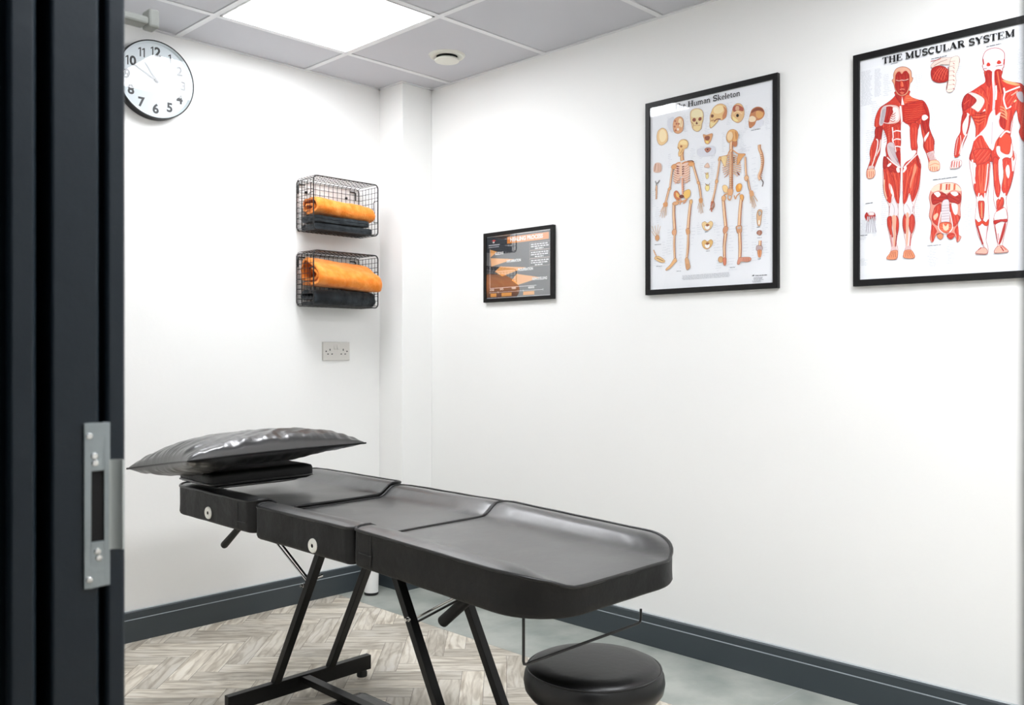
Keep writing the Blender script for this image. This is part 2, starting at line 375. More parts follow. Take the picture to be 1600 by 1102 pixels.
# lock keep (strike plate)
zt = atY(150, 661, yj).z; zb = atY(150, 917, yj).z
x0, x1 = jpx(130, yj), jpx(171, yj); zc1, zc0 = atY(150, 736, yj).z, atY(150, 846, yj).z
h0, h1 = jpx(141, yj), jpx(162, yj); yp = yj-.0022
sp = MB()
sp.box(x0, h0, yp, yj, zb, zt); sp.box(h1, x1, yp, yj, zb, zt); sp.box(h0, h1, yp, yj, zc1, zt); sp.box(h0, h1, yp, yj, zb, zc0)
k_ = sp.build('strike_plate', M['steel'], df, bevel=.0006)
zl1, zl0 = atY(178, 718, yj).z, atY(178, 857, yj).z; x2 = jpx(188, yj-.004)
lp = MB(); lp.sweepZ([(x1-.001, yj-.0023), (x1+.003, yj-.0028), (x2-.002, yj-.0075), (x2, yj-.0105), (x2+.0015, yj-.010), (x2, yj-.006), (x1+.004, yj-.0006), (x1-.001, yj)], zl0, zl1)
lp.build('lip', M['lip'], k_, smooth=40)
for px, py in ((140, 682), (148, 713), (149, 724), (153, 862), (155, 872), (140, 907)):
    p = atY(px, py, yp); MB().lathe(p, [(.0001, -.0012), (.0028, -.0010), (.0036, 0)], 16, 'y').build('screw', M['chrome'], k_, smooth=40)
MB().box(h0-.001, h1+.001, yj-.0004, yj+.0003, zc0-.001, zc1+.001).build('latch_hole', M['black'], k_)
# painted bracket high inside the doorway
t = thing('wall_bracket', (XD1, 1.46, 1.66), 'blurred pale grey bracket high up just inside the door frame, left of the clock', 'bracket')
p0 = atY(246, 21, 1.45); p1 = atY(180, 50, 1.45)
q = atY(229, 27, 1.45)
MB().box(XD1-.012, q.x, 1.44, 1.47, atY(222, 39, 1.45).z, atY(222, 26, 1.45).z).build('arm', M['closer'], t, bevel=.004)
MB().box(q.x, p0.x, 1.44, 1.47, atY(240, 46, 1.45).z, atY(240, 17, 1.45).z).build('end_block', M['closer'], t, bevel=.004)
# ---------------------------------------------------------------- clock on the left wall
def text_mesh(s, size, off, align='CENTER'):
    cu = bpy.data.curves.new('lettering', 'FONT'); cu.body = s; cu.size = size; cu.offset = off; cu.align_x = align; cu.align_y = 'CENTER'
    cu.resolution_u = 4; cu.extrude = 0
    o = bpy.data.objects.new('lettering', cu); COL.objects.link(o)
    me = bpy.data.meshes.new_from_object(o.evaluated_get(bpy.context.evaluated_depsgraph_get()))
    bpy.data.objects.remove(o); bpy.data.curves.remove(cu)
    vs = [(v.co.x, v.co.y) for v in me.vertices]; fs = [tuple(p.vertices) for p in me.polygons]; bpy.data.meshes.remove(me)
    return vs, fs
CX, CZ, CR = 1.519, CAM_H+1.073, .1535
YF = YL-.042
t = thing('wall_clock', (CX, YL, CZ), 'round white wall clock with thin black rim and bold black numerals', 'clock')
MB().lathe((CX, YL, CZ), [(CR-.012, 0), (CR, -.004), (CR, -.040), (CR-.001, -.042), (CR-.0045, -.042), (CR-.005, -.040), (CR-.005, -.004), (CR-.012, 0)], 96, 'y', caps=False).build('rim', M['frameblack'], t, smooth=35)
MB().lathe((CX, YL, CZ), [(CR-.0051, -.0405), (CR-.0075, -.039), (CR-.012, -.031), (CR-.0051, -.028), (CR-.0051, -.0405)], 96, 'y', caps=False).build('inner_ring', M['clockface'], t, smooth=35)
MB().lathe((CX, YL-.028, CZ), [(0, 0), (CR-.0065, 0), (CR-.0065, -.002), (0, -.002)], 96, 'y').build('dial', M['clockface'], t)
for h in range(1, 13):
    a = 2*PI*h/12; vs, fs = [], []; px_ = 0
    for ch in str(h):
        if ch == '1': v_, f_ = [(.006, 0), (.0108, 0), (.0108, .036), (.0072, .036), (0, .0305), (0, .0255), (.006, .0295)], [(0, 1, 2, 3, 6), (3, 4, 5, 6)]
        else:
            v_, f_ = text_mesh(ch, .050, .0018); m0 = min(v[0] for v in v_); m1 = min(v[1] for v in v_); v_ = [(v[0]-m0, v[1]-m1) for v in v_]
        k0 = len(vs); vs += [(v[0]+px_, v[1]) for v in v_]; fs += [tuple(i+k0 for i in f) for f in f_]; px_ = max(v[0] for v in vs)+.0042
    c = Vector((CX+.112*math.sin(a), YL-.0305, CZ+.112*math.cos(a)))
    cx = sum(v[0] for v in vs)/len(vs); xs_ = [v[0] for v in vs]; ys_ = [v[1] for v in vs]; mx, my = (min(xs_)+max(xs_))/2, (min(ys_)+max(ys_))/2
    MB().add([c+Vector((x-mx, 0, y-my)) for x, y in vs], fs).build('numeral', M['num'], t, fix=False)
def hand(name, ang, L, back, wdt, y):
    d = Vector((math.sin(ang), 0, math.cos(ang))); s = Vector((math.cos(ang), 0, -math.sin(ang))); c = Vector((CX, y, CZ))
    m = MB(); pts = [c-d*back-s*wdt*.8, c-d*back+s*wdt*.8, c+s*wdt, c+d*L+s*wdt*.45, c+d*L-s*wdt*.45, c-s*wdt]
    m.add(pts+[p+Vector((0, -.0012, 0)) for p in pts], [tuple(range(6)), tuple(range(6, 12))]+[(i, (i+1) % 6, 6+(i+1) % 6, 6+i) for i in range(6)])
    m.build(name, M['hand'], t)
hand('hour_hand', 2*PI*(10.82/12), .075, .014, .0042, YL-.0315)
hand('minute_hand', 2*PI*(49.3/60), .108, .016, .0028, YL-.0335)
hand('second_hand', 2*PI*(38/60), .035, .010, .0009, YL-.0355)
MB().lathe((CX, YL-.030, CZ), [(0, -.0085), (.006, -.0075), (.007, 0)], 24, 'y').build('hub', M['hand'], t, smooth=40)
MB().add([(CX+(CR-.0055)*math.cos(2*PI*k/96), YL-.0400, CZ+(CR-.0055)*math.sin(2*PI*k/96)) for k in range(96)], [tuple(range(96))]).build('glass', M['glass_bright'], t, fix=False)

# ---------------------------------------------------------------- wire baskets on the left wall
def rrect(a0, a1, b0, b1, r, n=5):
    out = []
    for cx, cy, s in ((a1-r, b1-r, 0), (a0+r, b1-r, 90), (a0+r, b0+r, 180), (a1-r, b0+r, 270)):
        for i in range(n+1):
            a = R(s+90*i/n); out.append((cx+r*math.cos(a), cy+r*math.sin(a)))
    return out
def basket(x0, x1, z0, z1, y0, label):
    yb = YL-.006
    t = thing('wire_basket', ((x0+x1)/2, YL, z0), label, 'wire basket', 'wire baskets on the left wall')
    MB().tube([(a, y0, b_) for a, b_ in rrect(x0, x1, z0, z1, .018)], .0029, 8, closed=True).build('rim', M['wire'], t, smooth=True)
    MB().tube([(a, yb, b_) for a, b_ in rrect(x0+.004, x1-.004, z0+.004, z1-.004, .018)], .0017, 8, closed=True).build('back_rim', M['wire'], t, smooth=True)
    m = MB(); r = .00115; nx = round((x1-x0)/.0255); nz = round((z1-z0)/.0255); ny = round((yb-y0)/.0255)
    for i in range(nx+1):       # loops over top, back and bottom
        x = x0+.008+(x1-x0-.016)*i/nx
        m.tube([(x, y0, z1), (x, yb-.012, z1), (x, yb-.003, z1-.004), (x, yb, z1-.014), (x, yb, z0+.014), (x, yb-.003, z0+.004), (x, yb-.012, z0), (x, y0, z0)], r, 5)
    for i in range(nz+1):       # loops over side, back, side
        z = z0+.010+(z1-z0-.020)*i/nz
        hz0, hz1 = z0+(z1-z0)*.28, z0+(z1-z0)*.68
        cut = hz0 < z < hz1
        ys_ = y0+.034 if cut else y0
        m.tube([(x0, ys_, z), (x0, yb-.012, z), (x0+.004, yb-.003, z), (x0+.014, yb, z), (x1-.014, yb, z), (x1-.004, yb-.003, z), (x1, yb-.012, z), (x1, ys_, z)], r, 5)
    for i in range(1, ny):
        y = y0+(yb-y0)*i/ny
        m.tube([(x0+.008, y, z1), (x1-.008, y, z1)], r, 5); m.tube([(x0+.008, y, z0), (x1-.008, y, z0)], r, 5)
        for x in (x0, x1):
            m.tube([(x, y, z0+.008), (x, y, z1-.008)], r, 5)
    m.build('wire_mesh', M['wire'], t)
    for x in (x0, x1):          # handle opening frames in both sides
        a, c = z0+(z1-z0)*.27, z0+(z1-z0)*.69
        MB().tube([(x, y0, c), (x, y0+.028, c), (x, y0+.034, c-.006), (x, y0+.034, a+.006), (x, y0+.028, a), (x, y0, a)], .0016, 6).build('handle_frame', M['wire'], t, smooth=True)
    for x in (x0+.012, x1-.055):   # wall hooks
        s = 1 if x < (x0+x1)/2 else -1
        MB().tube([(x, yb+.001, z1-.065), (x, yb+.001, z1-.024), (x+.004, yb+.001, z1-.02), (x+.036, yb+.001, z1-.02)] if s > 0 else
                  [(x, yb+.001, z1-.02), (x+.028, yb+.001, z1-.02), (x+.032, yb+.001, z1-.024), (x+.032, yb+.001, z1-.058)], .003, 6).build('wall_hook', M['wire'], t, smooth=True)
    for x in (x0+.055, x1-.075):
        MB().lathe((x, YL-.0005, z1-.052), [(.006, 0), (.006, -.006), (.003, -.009), (0, -.009)], 12, 'y').build('wall_screw', M['wire'], t)
    return t
BX0, BX1, BY0 = 2.166, 2.514, 3.332
basket(BX0, BX1, CAM_H+.541, CAM_H+.777, BY0, 'upper black wire basket on the wall holding a slim orange towel over dark ones')
basket(BX0, BX1, CAM_H+.2065, CAM_H+.449, BY0, 'lower black wire basket on the wall with an orange towel bulging out')

def towel(name, prof, th, x0, x1, mt, label, group, seed=0, amp=.004, tilt=0, origin=None, endfold=0, dxt=None):
    """folded cloth: centre line of one sheet in (y,z), thickened and swept along x, with soft lumps"""
    P = [Vector((0, a, b_)) for a, b_ in prof]
    # resample
    L = [0]
    for i in range(1, len(P)): L.append(L[-1]+(P[i]-P[i-1]).length)
    n = max(24, int(L[-1]/.007)); pts = []
    for k in range(n+1):
        s = L[-1]*k/n; i = max(j for j in range(len(L)) if L[j] <= s+1e-9); i = min(i, len(P)-2)
        f = (s-L[i])/(L[i+1]-L[i]); pts.append(P[i].lerp(P[i+1], f))
    for _ in range(3): pts = [pts[0]]+[(pts[i-1]+pts[i]*2+pts[i+1])/4 for i in range(1, len(pts)-1)]+[pts[-1]]
    nrm = []
    for i in range(len(pts)):
        d = (pts[min(i+1, len(pts)-1)]-pts[max(i-1, 0)]).normalized(); nrm.append(Vector((0, -d.z, d.y)))
    ring = [p+nn*th/2 for p, nn in zip(pts, nrm)]+[p-nn*th/2 for p, nn in reversed(list(zip(pts, nrm)))]
    K = len(ring); S = 46; vs = []
    yc = sum(p.y for p in pts)/len(pts); zc = min(p.z for p in ring)
    for s in range(S+1):
        f = s/S; x = x0+(x1-x0)*f; e = min(f, 1-f)*2
        pin = 1-.10*max(0, 1-e/.12)**2
        for q in ring:
            y = yc+(q.y-yc)*pin; z = zc+(q.z-zc)*(1-.05*max(0, 1-e/.12)**2)
            nz = noise.noise_vector(Vector((x*11+seed, y*14, z*16)))+.6*noise.noise_vector(Vector((x*31+seed, y*34, z*30)))
            ex = (dxt(q.y, q.z) if dxt and f > .5 else 0)*max(0, (f-.5)*2)**2
            side = noise.noise(Vector((q.y*40+seed, q.z*50, 3)))*.006*max(0, 1-e/.1)
            vs.append(Vector((x+nz.x*amp*.5+side+ex, y+nz.y*amp, z+nz.z*amp*.8+tilt*(f-.5))))
    fs = [(s*K+k, s*K+(k+1) % K, (s+1)*K+(k+1) % K, (s+1)*K+k) for s in range(S) for k in range(K)]
    H = K//2
    for base in (0, S*K):
        for k in range(H-1): fs.append((base+k, base+k+1, base+K-2-k, base+K-1-k))
    o = MB().add(vs, fs).build(name, mt, smooth=70, origin=origin or ((x0+x1)/2, yc, zc))
    return prop(o, label, 'towel', group)
y_b = YL-.014
zb_ = CAM_H+.5445
# upper basket: two charcoal towels and one orange towel
def flat_fold(y0, y1, z0, z1, layers, wob=0):
    """zig-zag sheet with rounded folds at the front (y0) and back"""
    h = (z1-z0)/layers; pts = []
    for i in range(layers):
        z = z0+h*(i+.5); a, c = (y0, y1) if i % 2 == 0 else (y1, y0)
        n = 6
        for k in range(n+1): pts.append((a+(c-a)*k/n, z+wob*math.sin(k*1.7+i)))
    return pts
towel('folded_towel', flat_fold(BY0+.010, y_b-.01, zb_, zb_+.027, 2), .0125, 2.185, 2.492, M['darktowel'], 'dark charcoal folded towel at the bottom of the upper basket', 'dark towels in the baskets', 3, .003)
towel('folded_towel', flat_fold(BY0+.014, y_b-.012, zb_+.0335, zb_+.061, 2), .0120, 2.182, 2.474, M['darktowel'], 'dark charcoal folded towel directly under the slim orange towel', 'dark towels in the baskets', 9, .0042, tilt=-.004)
zo = zb_+.0665; kk = 1.28
towel('folded_towel', [(BY0+.10, zo+kk*.034), (BY0+.045, zo+kk*.030), (BY0+.035, zo+kk*.022), (BY0+.05, zo+kk*.012), (y_b-.02, zo+kk*.010), (y_b-.006, zo+kk*.022), (y_b-.012, zo+kk*.048), (BY0+.06, zo+kk*.056), (BY0+.022, zo+kk*.050), (BY0+.006, zo+kk*.034), (BY0+.006, zo+kk*.018), (BY0+.020, zo+kk*.006), (y_b-.04, zo+kk*.001)],
      .010, 2.190, 2.502, M['orange'], 'slim orange folded towel lying on dark towels in the upper basket', 'orange towels in the baskets', 21, .0050, tilt=-.016)
# lower basket
zl = CAM_H+.2095
towel('folded_towel', [(BY0+.03, zl+.034), (y_b-.03, zl+.036), (y_b-.012, zl+.05), (y_b-.03, zl+.064), (BY0+.02, zl+.062), (BY0+.008, zl+.046), (BY0+.008, zl+.024), (BY0+.02, zl+.010), (y_b-.02, zl+.010)],
      .014, 2.178, 2.506, M['darktowel'], 'thick black folded towel at the bottom of the lower basket', 'dark towels in the baskets', 33, .004)
zq = zl+.081
towel('folded_towel', [(BY0+.03, zq+.075), (BY0-.012, zq+.052), (BY0-.018, zq+.035), (BY0+.0, zq+.024), (BY0+.06, zq+.022), (y_b-.03, zq+.028), (y_b-.014, zq+.05), (y_b-.02, zq+.10), (y_b-.05, zq+.122), (BY0+.045, zq+.108), (BY0+.0, zq+.082), (BY0-.030, zq+.058), (BY0-.040, zq+.03), (BY0-.028, zq+.008), (BY0+.0, zq+.003), (y_b-.03, zq+.006)],
      .011, 2.176, 2.502, M['orange'], 'bulky orange towel spilling over the front of the lower basket', 'orange towels in the baskets', 47, .0055, tilt=-.020, dxt=lambda y, z: (.014 if y < BY0-.005 else 0))

# ---------------------------------------------------------------- double socket
a = atY(505, 534, YL-.01); c = atY(546.5, 563, YL-.01); sx0, sx1 = a.x, a.x+.147; sz1 = a.z-.001; sz0 = sz1-.086
t = thing('wall_socket', ((sx0+sx1)/2, YL, sz0), 'off-white double wall socket with two switches under the baskets', 'socket')
MB().box(sx0, sx1, YL-.010, YL, sz0, sz1).build('face_plate', M['plastic'], t, bevel=.0025)
for sgn, cx in ((-1, sx0+.037), (1, sx1-.037)):
    m = MB(); zc = (sz0+sz1)/2
    for dx, dz, w_, h_ in ((0, .007, .0045, .009), (-.011, -.013, .0075, .0045), (.011, -.013, .0075, .0045)):
        m.box(cx+dx-w_/2, cx+dx+w_/2, YL-.0104, YL-.0095, zc+dz-h_/2, zc+dz+h_/2)
    m.build('pin_holes', M['black'], t)
    MB().lathe((cx+sgn*.021, YL-.0098, zc-.0005), [(0, -.0012), (.003, -.0010), (.0034, 0)], 14, 'y').build('fixing_screw', M['blackmetal'], t)
    sxx = (sx0+sx1)/2+sgn*.009
    sw = MB(); sw.sweepX([(YL-.0102, zc+.008), (YL-.0102, zc+.030), (YL-.0112, zc+.030), (YL-.0145, zc+.009), (YL-.013, zc+.007)], sxx-.0065, sxx+.0065)
    sw.build('switch', M['plastic'], t, bevel=.0006)

# ---------------------------------------------------------------- white tube in the corner
t = thing('waste_tube', (2.50, 3.36, 0), 'short white tube on a black foot standing by the pillar beyond the bed', 'tube')
MB().tube([(2.494, 3.356, .012), (2.501, 3.350, .42)], .0325, 28).build('tube_body', M['white'], t, smooth=40, bevel=.002)
MB().lathe((2.494, 3.356, 0), [(.030, .0012), (.033, .005), (.032, .018)], 28).build('foot', M['rubber'], t, smooth=40)

# ---------------------------------------------------------------- treatment bed
BX_0, BX_1 = 1.342, 1.915; BXC = (BX_0+BX_1)/2; HW = (BX_1-BX_0)/2
ZT, ZLOW, ZBOT = .681, .647, .577
def sstep(a, b_, x):
    t_ = min(1, max(0, (x-a)/(b_-a))); return t_*t_*(3-2*t_)
bed = thing('treatment_bed', (BXC, 2.05, 0), 'black padded three-section treatment bed on a square steel frame', 'massage bed')
def cushion(name, y0, y1, rad, dz=0, seed=0, tilt=0):
    """rad: corner radii for (x0,y0),(x1,y0),(x1,y1),(x0,y1)"""
    cs = [(BX_0, y0, 1, 1, rad[0]), (BX_1, y0, -1, 1, rad[1]), (BX_1, y1, -1, -1, rad[2]), (BX_0, y1, 1, -1, rad[3])]
    out = []
    angs = [(180, 270), (270, 360), (0, 90), (90, 180)]
    for (x, y, sx, sy, r), (a0, a1) in zip(cs, angs):
        for i in range(13):
            a = R(a0+(a1-a0)*i/12); out.append(Vector((x+sx*r+r*math.cos(a), y+sy*r+r*math.sin(a))))
    # densify straight runs
    dn = []
    for i in range(len(out)):
        p, q = out[i], out[(i+1) % len(out)]; k = max(1, int((q-p).length/.016))
        for j in range(k): dn.append(p.lerp(q, j/k))
    out = dn; n = len(out); cy = (y0+y1)/2
    def top(x, y):
        e = abs(x-BXC)
        h = ZLOW+(ZT-ZLOW)*sstep(HW-.115, HW-.050, e)-.004*sstep(HW-.03, HW, e)
        h += .0016*noise.noise(Vector((x*9+seed, y*9, 0)))
        if tilt: h -= (h-ZLOW)*.6*(1-sstep(y0, y0+.13, y))
        return h+dz-tilt*(y1-y)
    def edge_soft(p):
        return top(p.x, p.y)
    rings = [0, .12, .24, .36, .48, .58, .67, .75, .81, .86, .90, .935, .965, .985, 1.0]
    vs = []; fs = []; m = MB()
    c0 = Vector((BXC, cy))
    # rings shrink towards a centre segment so that the strips stay even
    def inner(p, t_):
        hx = HW; hy = (y1-y0)/2; return Vector((BXC+(p.x-BXC)*t_, cy+(p.y-cy)*t_))
    for ri, t_ in enumerate(rings[1:]):
        for p in out:
            q = inner(p, t_); dome = .004*(1-t_**8); vs.append((q.x, q.y, top(q.x, q.y)+dome-.004))
    ci = len(vs); vs.append((BXC, cy, top(BXC, cy)))
    nr = len(rings)-1
    for k in range(n): fs.append((ci, k, (k+1) % n))
    for i in range(nr-1):
        for k in range(n): fs.append((i*n+k, i*n+(k+1) % n, (i+1)*n+(k+1) % n, (i+1)*n+k))
    m.add(vs, fs)
    # side wall
    m.mi = 1; sv = []; prof = [(0, 0), (.0030, .004), (.0045, .02), (.0035, .05), (.0025, .62), (.003, .86), (0, .94), (-.006, .985), (-.016, 1.0)]
    nrm = []
    for k in range(n):
        d = (out[(k+1) % n]-out[k-1]).normalized(); nrm.append(Vector((d.y, -d.x)))
    for off, f in prof:
        for p, nn in zip(out, nrm):
            zt_ = top(p.x, p.y)-.004; zb2 = ZBOT+dz-tilt*(y1-p.y)
            if f <= .05: z = zt_-f*.1
            else: z = zt_+(zb2-zt_)*f
            bump = .0022*noise.noise(Vector((p.x*16+seed, p.y*16, z*22)))
            q = p+nn*(off+bump); sv.append((q.x, q.y, z))
    sf = [((i+1)*n+k, (i+1)*n+(k+1) % n, i*n+(k+1) % n, i*n+k) for i in range(len(prof)-1) for k in range(n)]
    sf.append(tuple((len(prof)-1)*n+k for k in range(n)))
    m.add(sv, sf)
    o = m.build(name, [M['leather'], M['leather_shade']], bed, smooth=62)
    MB().tube([(p.x+nn.x*.0015, p.y+nn.y*.0015, top(p.x, p.y)-.0035) for p, nn in zip(out, nrm)], .0043, 8, closed=True).build('piping', M['piping'], o, smooth=True)
    return o, out, top
Y0, Y1, Y2, Y3 = 1.232, 1.888, 2.385, 2.895
c1, _, _ = cushion('leg_cushion', Y0, Y1-.005, (.15, .15, .022, .022), 0, 1, tilt=.034)
c2, _, _ = cushion('seat_cushion', Y1+.005, Y2-.006, (.022, .022, .03, .03), -.002, 7)
c3, _, _ = cushion('head_cushion', Y2+.006, Y3, (.035, .035, .05, .05), .007, 13)
# stitched side panel lines
for cu, yy in ((c3, Y2+.085), (c1, Y1-.085)):
    m = MB(); m.tube([(BX_0-.0042, yy, z) for z in (.672, .64, .61, .585)], .0011, 6); m.tube([(BX_0-.0042, yy-.004 if cu is c1 else yy, .615), (BX_0-.0042, yy+.05 if cu is c1 else yy-.05, .617)], .0011, 6)
    m.build('stitching', M['piping'], cu)
# side eyelets
for cu, yy, zz in ((c3, 2.655, .617), (c2, 2.062, .603)):
    e = MB().lathe((BX_0-.0022, yy, zz), [(.0048, -.0035), (.0075, -.0058), (.0175, -.0058), (.0195, -.003), (.0195, 0)], 36, 'x').build('eyelet', M['eyelet'], cu, smooth=35)
    MB().lathe((BX_0-.0022, yy, zz), [(0, -.004), (.0062, -.004)], 24, 'x').build('eyelet_hole', M['black'], e)
# frame
for yy0, yy1 in ((Y0+.19, Y1-.03), (Y1+.03, Y2-.02), (Y2+.02, Y3-.06)):
    m = MB()
    tz = (lambda y: -.034*(Y1-y)) if yy0 < Y1-.1 else (lambda y: 0)
    for x in (1.47, 1.76): m.bar((x, yy0, .565+tz(yy0)), (x, yy1, .565+tz(yy1)), .022, .026)
    for y in (yy0+.015, yy1-.015): m.bar((1.47, y, .565+tz(y)), (1.76, y, .565+tz(y)), .022, .026)
    m.build('cushion_rail', M['blackmetal'], bed, bevel=.001)
LX = (1.505, 1.712); TB = .07
YH = 2.532; YFt = 1.655
for y in (YH, YFt):
    MB().box(1.335, 1.872, y-.0125, y+.0125, .021, TB).build('cross_beam', M['blackmetal'], bed, bevel=.0015)
    for x in (1.365, 1.842):
        MB().lathe((x, y, 0), [(.017, 0), (.018, .004), (.018, .015), (.014, .0215)], 24).build('foot_glide', M['rubber'], bed, smooth=40)
MB().box(1.592, 1.622, YFt+.012, YH-.012, .0445, TB-.004).build('long_beam', M['blackmetal'], bed, bevel=.0015)
for x in LX:
    MB().bar((x, YH, TB-.004), (x, YH-.2758, .558), .026, .022, up=(0, 1, 0)).build('leg', M['blackmetal'], bed, bevel=.0015)
    MB().bar((x, YFt, TB-.004), (x, YFt+.2758, .558), .026, .022, up=(0, 1, 0)).build('leg', M['blackmetal'], bed, bevel=.0015)
def bolt(p, name='bolt', L=.012, r=.0065):
    MB().lathe(p, [(0, -L), (r*.7, -L), (r*.75, -L*.3), (r, -L*.28), (r, 0)], 16, 'x').build(name, M['chrome'], bed, smooth=30)
MB().tube([(1.535, 2.40, .412), (1.535, 2.700, .565)], .0032, 8).build('support_rod', M['chrome'], bed, smooth=True)
MB().tube([(1.552, 2.395, .400), (1.552, 2.690, .560)], .0032, 8).build('support_rod', M['blackmetal'], bed, smooth=True)
MB().tube([(1.535, 1.875, .402), (1.535, 1.575, .565)], .0032, 8).build('support_rod', M['chrome'], bed, smooth=True)
MB().tube([(1.552, 1.88, .39), (1.552, 1.58, .556)], .0032, 8).build('support_rod', M['blackmetal'], bed, smooth=True)
bolt((1.492, 2.349, .415)); bolt((1.492, 1.842, .418))
MB().tube([(1.518, 2.355, .425), (1.565, 2.36, .43)], .0045, 12).build('bolt', M['chrome'], bed, smooth=40)
MB().tube([(1.66, 2.255, .482), (1.705, 2.26, .487)], .0055, 12).build('bolt', M['chrome'], bed, smooth=40)
MB().tube([(1.70, 1.80, .475), (1.70, 1.79, .495)], .006, 12).build('bolt', M['chrome'], bed, smooth=40)
# release levers
MB().tube([(1.475, 2.640, .580), (1.465, 2.702, .540), (1.452, 2.768, .481), (1.451, 2.772, .478)], [.009, .0105, .0125, .011], 20).build('release_lever', M['rubber'], bed, smooth=40)
MB().tube([(1.63, 1.640, .553), (1.62, 1.74, .472), (1.62, 1.852, .382)], [.009, .0155, .0165], 20).build('release_lever', M['rubber'], bed, smooth=40)
# paper roll holder
MB().tube([(1.400, 1.335, .562), (1.400, 1.335, .452), (1.402, 1.335, .446), (1.408, 1.335, .444), (1.818, 1.335, .444), (1.826, 1.335, .447), (1.829, 1.335, .454), (1.829, 1.335, .478)], .0034, 10).build('paper_roll_holder', M['wire'], bed, smooth=True)

# spare pad on the floor, under the long beam
def slab_pad(x0, x1, y0, y1, z0, z1, r, mb):
    """softly rounded upholstered slab"""
    nx, ny = 14, 26; vs = []; cx, cy, cz = (x0+x1)/2, (y0+y1)/2, (z0+z1)/2; hx, hy, hz = (x1-x0)/2, (y1-y0)/2, (z1-z0)/2
    bm = bmesh.new(); bmesh.ops.create_cube(bm, size=2); bmesh.ops.subdivide_edges(bm, edges=bm.edges, cuts=15, use_grid_fill=True)
    for v in bm.verts:
        p = Vector((v.co.x*hx, v.co.y*hy, v.co.z*hz)); inn = Vector((max(-hx+r, min(hx-r, p.x)), max(-hy+r, min(hy-r, p.y)), max(-hz+min(r, hz*.9), min(hz-min(r, hz*.9), p.z))))
        d = p-inn
        if d.length > 1e-7: d = d.normalized()*r; d.z = d.z*min(1, hz*.9/r); p = inn+d
        v.co = p+Vector((cx, cy, cz))
    bm.verts.index_update(); mb.add([v.co.copy() for v in bm.verts], [[v.index for v in f.verts] for f in bm.faces]); bm.free(); return mb
t = thing('spare_cushion', (1.61, 2.10, 0), 'flat black padded cushion lying on the floor under the bed frame', 'cushion')
slab_pad(1.515, 1.705, 1.80, 2.342, .001, .0435, .02, MB()).build('cushion_pad', M['gloss_leather'], t, smooth=60)

# headrest cushion and pillow
t = thing('headrest_cushion', (1.62, 2.78, .66), 'black headrest cushion lying on the bed under the pillow', 'cushion')
hr = MB(); slab_pad(1.345, 1.724, 2.645, 2.880, .6925, .742, .018, hr); hr.build('cushion_pad', M['leather_shade'], t, smooth=60)
MB().tube([(a, b_, .704) for a, b_ in rrect(1.344, 1.725, 2.644, 2.881, .02)], .003, 6, closed=True).build('piping', M['leather'], t, smooth=True)
def pillow(c, hx, hy, T, rotz, name, label):
    t = thing(name, c, label, 'pillow'); nx, ny = 150, 110; mt = Matrix.Rotation(rotz, 3, 'Z'); c = Vector(c)
    def P(u, v, side):
        # cushion corners stick out, edges bow in
        x = hx*u*(1-.055*(1-abs(v)**2.2)*abs(u)**3); y = hy*v*(1-.075*(1-abs(u)**2.2)*abs(v)**3)
        au, av = 1-abs(u)**2.4, 1-abs(v)**2.1
        h = (max(0, au)**.43)*(max(0, av)**.42) if side > 0 else (max(0, au)**.42)*(max(0, av)**.44)
        # gathers running in from the seams
        eu = math.exp(-(1-abs(u))*4.2); ev = math.exp(-(1-abs(v))*4.8)
        s1 = noise.noise(Vector((v*9+3*side, u*1.4, 1.7*side)))+.35*noise.noise(Vector((v*22, u*2.5, 5)))
        s2 = noise.noise(Vector((u*12, v*1.6+2*side, 7.1*side)))+.3*noise.noise(Vector((u*27, v*2.6, 11)))
        s3 = noise.noise(Vector((u*3.1+v*2.2, (v-u)*7, 2.3+side)))
        wr = (.015*s1*eu*(h**.5)+.012*s2*ev*(h**.5)+.006*s3*h)
        z = side*T*h*(1 if side > 0 else .13+.55*(1-sstep(-.62, -.35, u))+.34*(1-sstep(-.55, -.2, v))*sstep(-.62, -.35, u)*(1-sstep(.3, .7, u)*.5))+wr*(1 if side > 0 else .7)*min(1, (1-max(abs(u), abs(v)))*14)
        sag = -.002*(u*u)-.002*(v*v)+.003*u-.029*v
        q = mt @ Vector((x, y, 0)); return Vector((c.x+q.x, c.y+q.y, c.z+z+sag))
    for side, nm in ((1, 'upper_cover'), (-1, 'lower_cover')):
        vs = [P(-1+2*i/nx, -1+2*j/ny, side) for i in range(nx+1) for j in range(ny+1)]
        fs = [(i*(ny+1)+j, (i+1)*(ny+1)+j, (i+1)*(ny+1)+j+1, i*(ny+1)+j+1) for i in range(nx) for j in range(ny)]
        MB().add(vs, fs).build(nm, M['pillow'], t, smooth=180)
    ed = [P(-1+2*i/60, -1, 1) for i in range(60)]+[P(1, -1+2*i/40, 1) for i in range(40)]+[P(1-2*i/60, 1, 1) for i in range(60)]+[P(-1, 1-2*i/40, 1) for i in range(40)]
    MB().tube(ed, .0032, 6, closed=True).build('seam', M['piping'], t, smooth=True)
pillow((1.500, 2.685, .787), .320, .205, .080, R(1), 'pillow', 'shiny black wrinkled pillow on the head end of the bed')

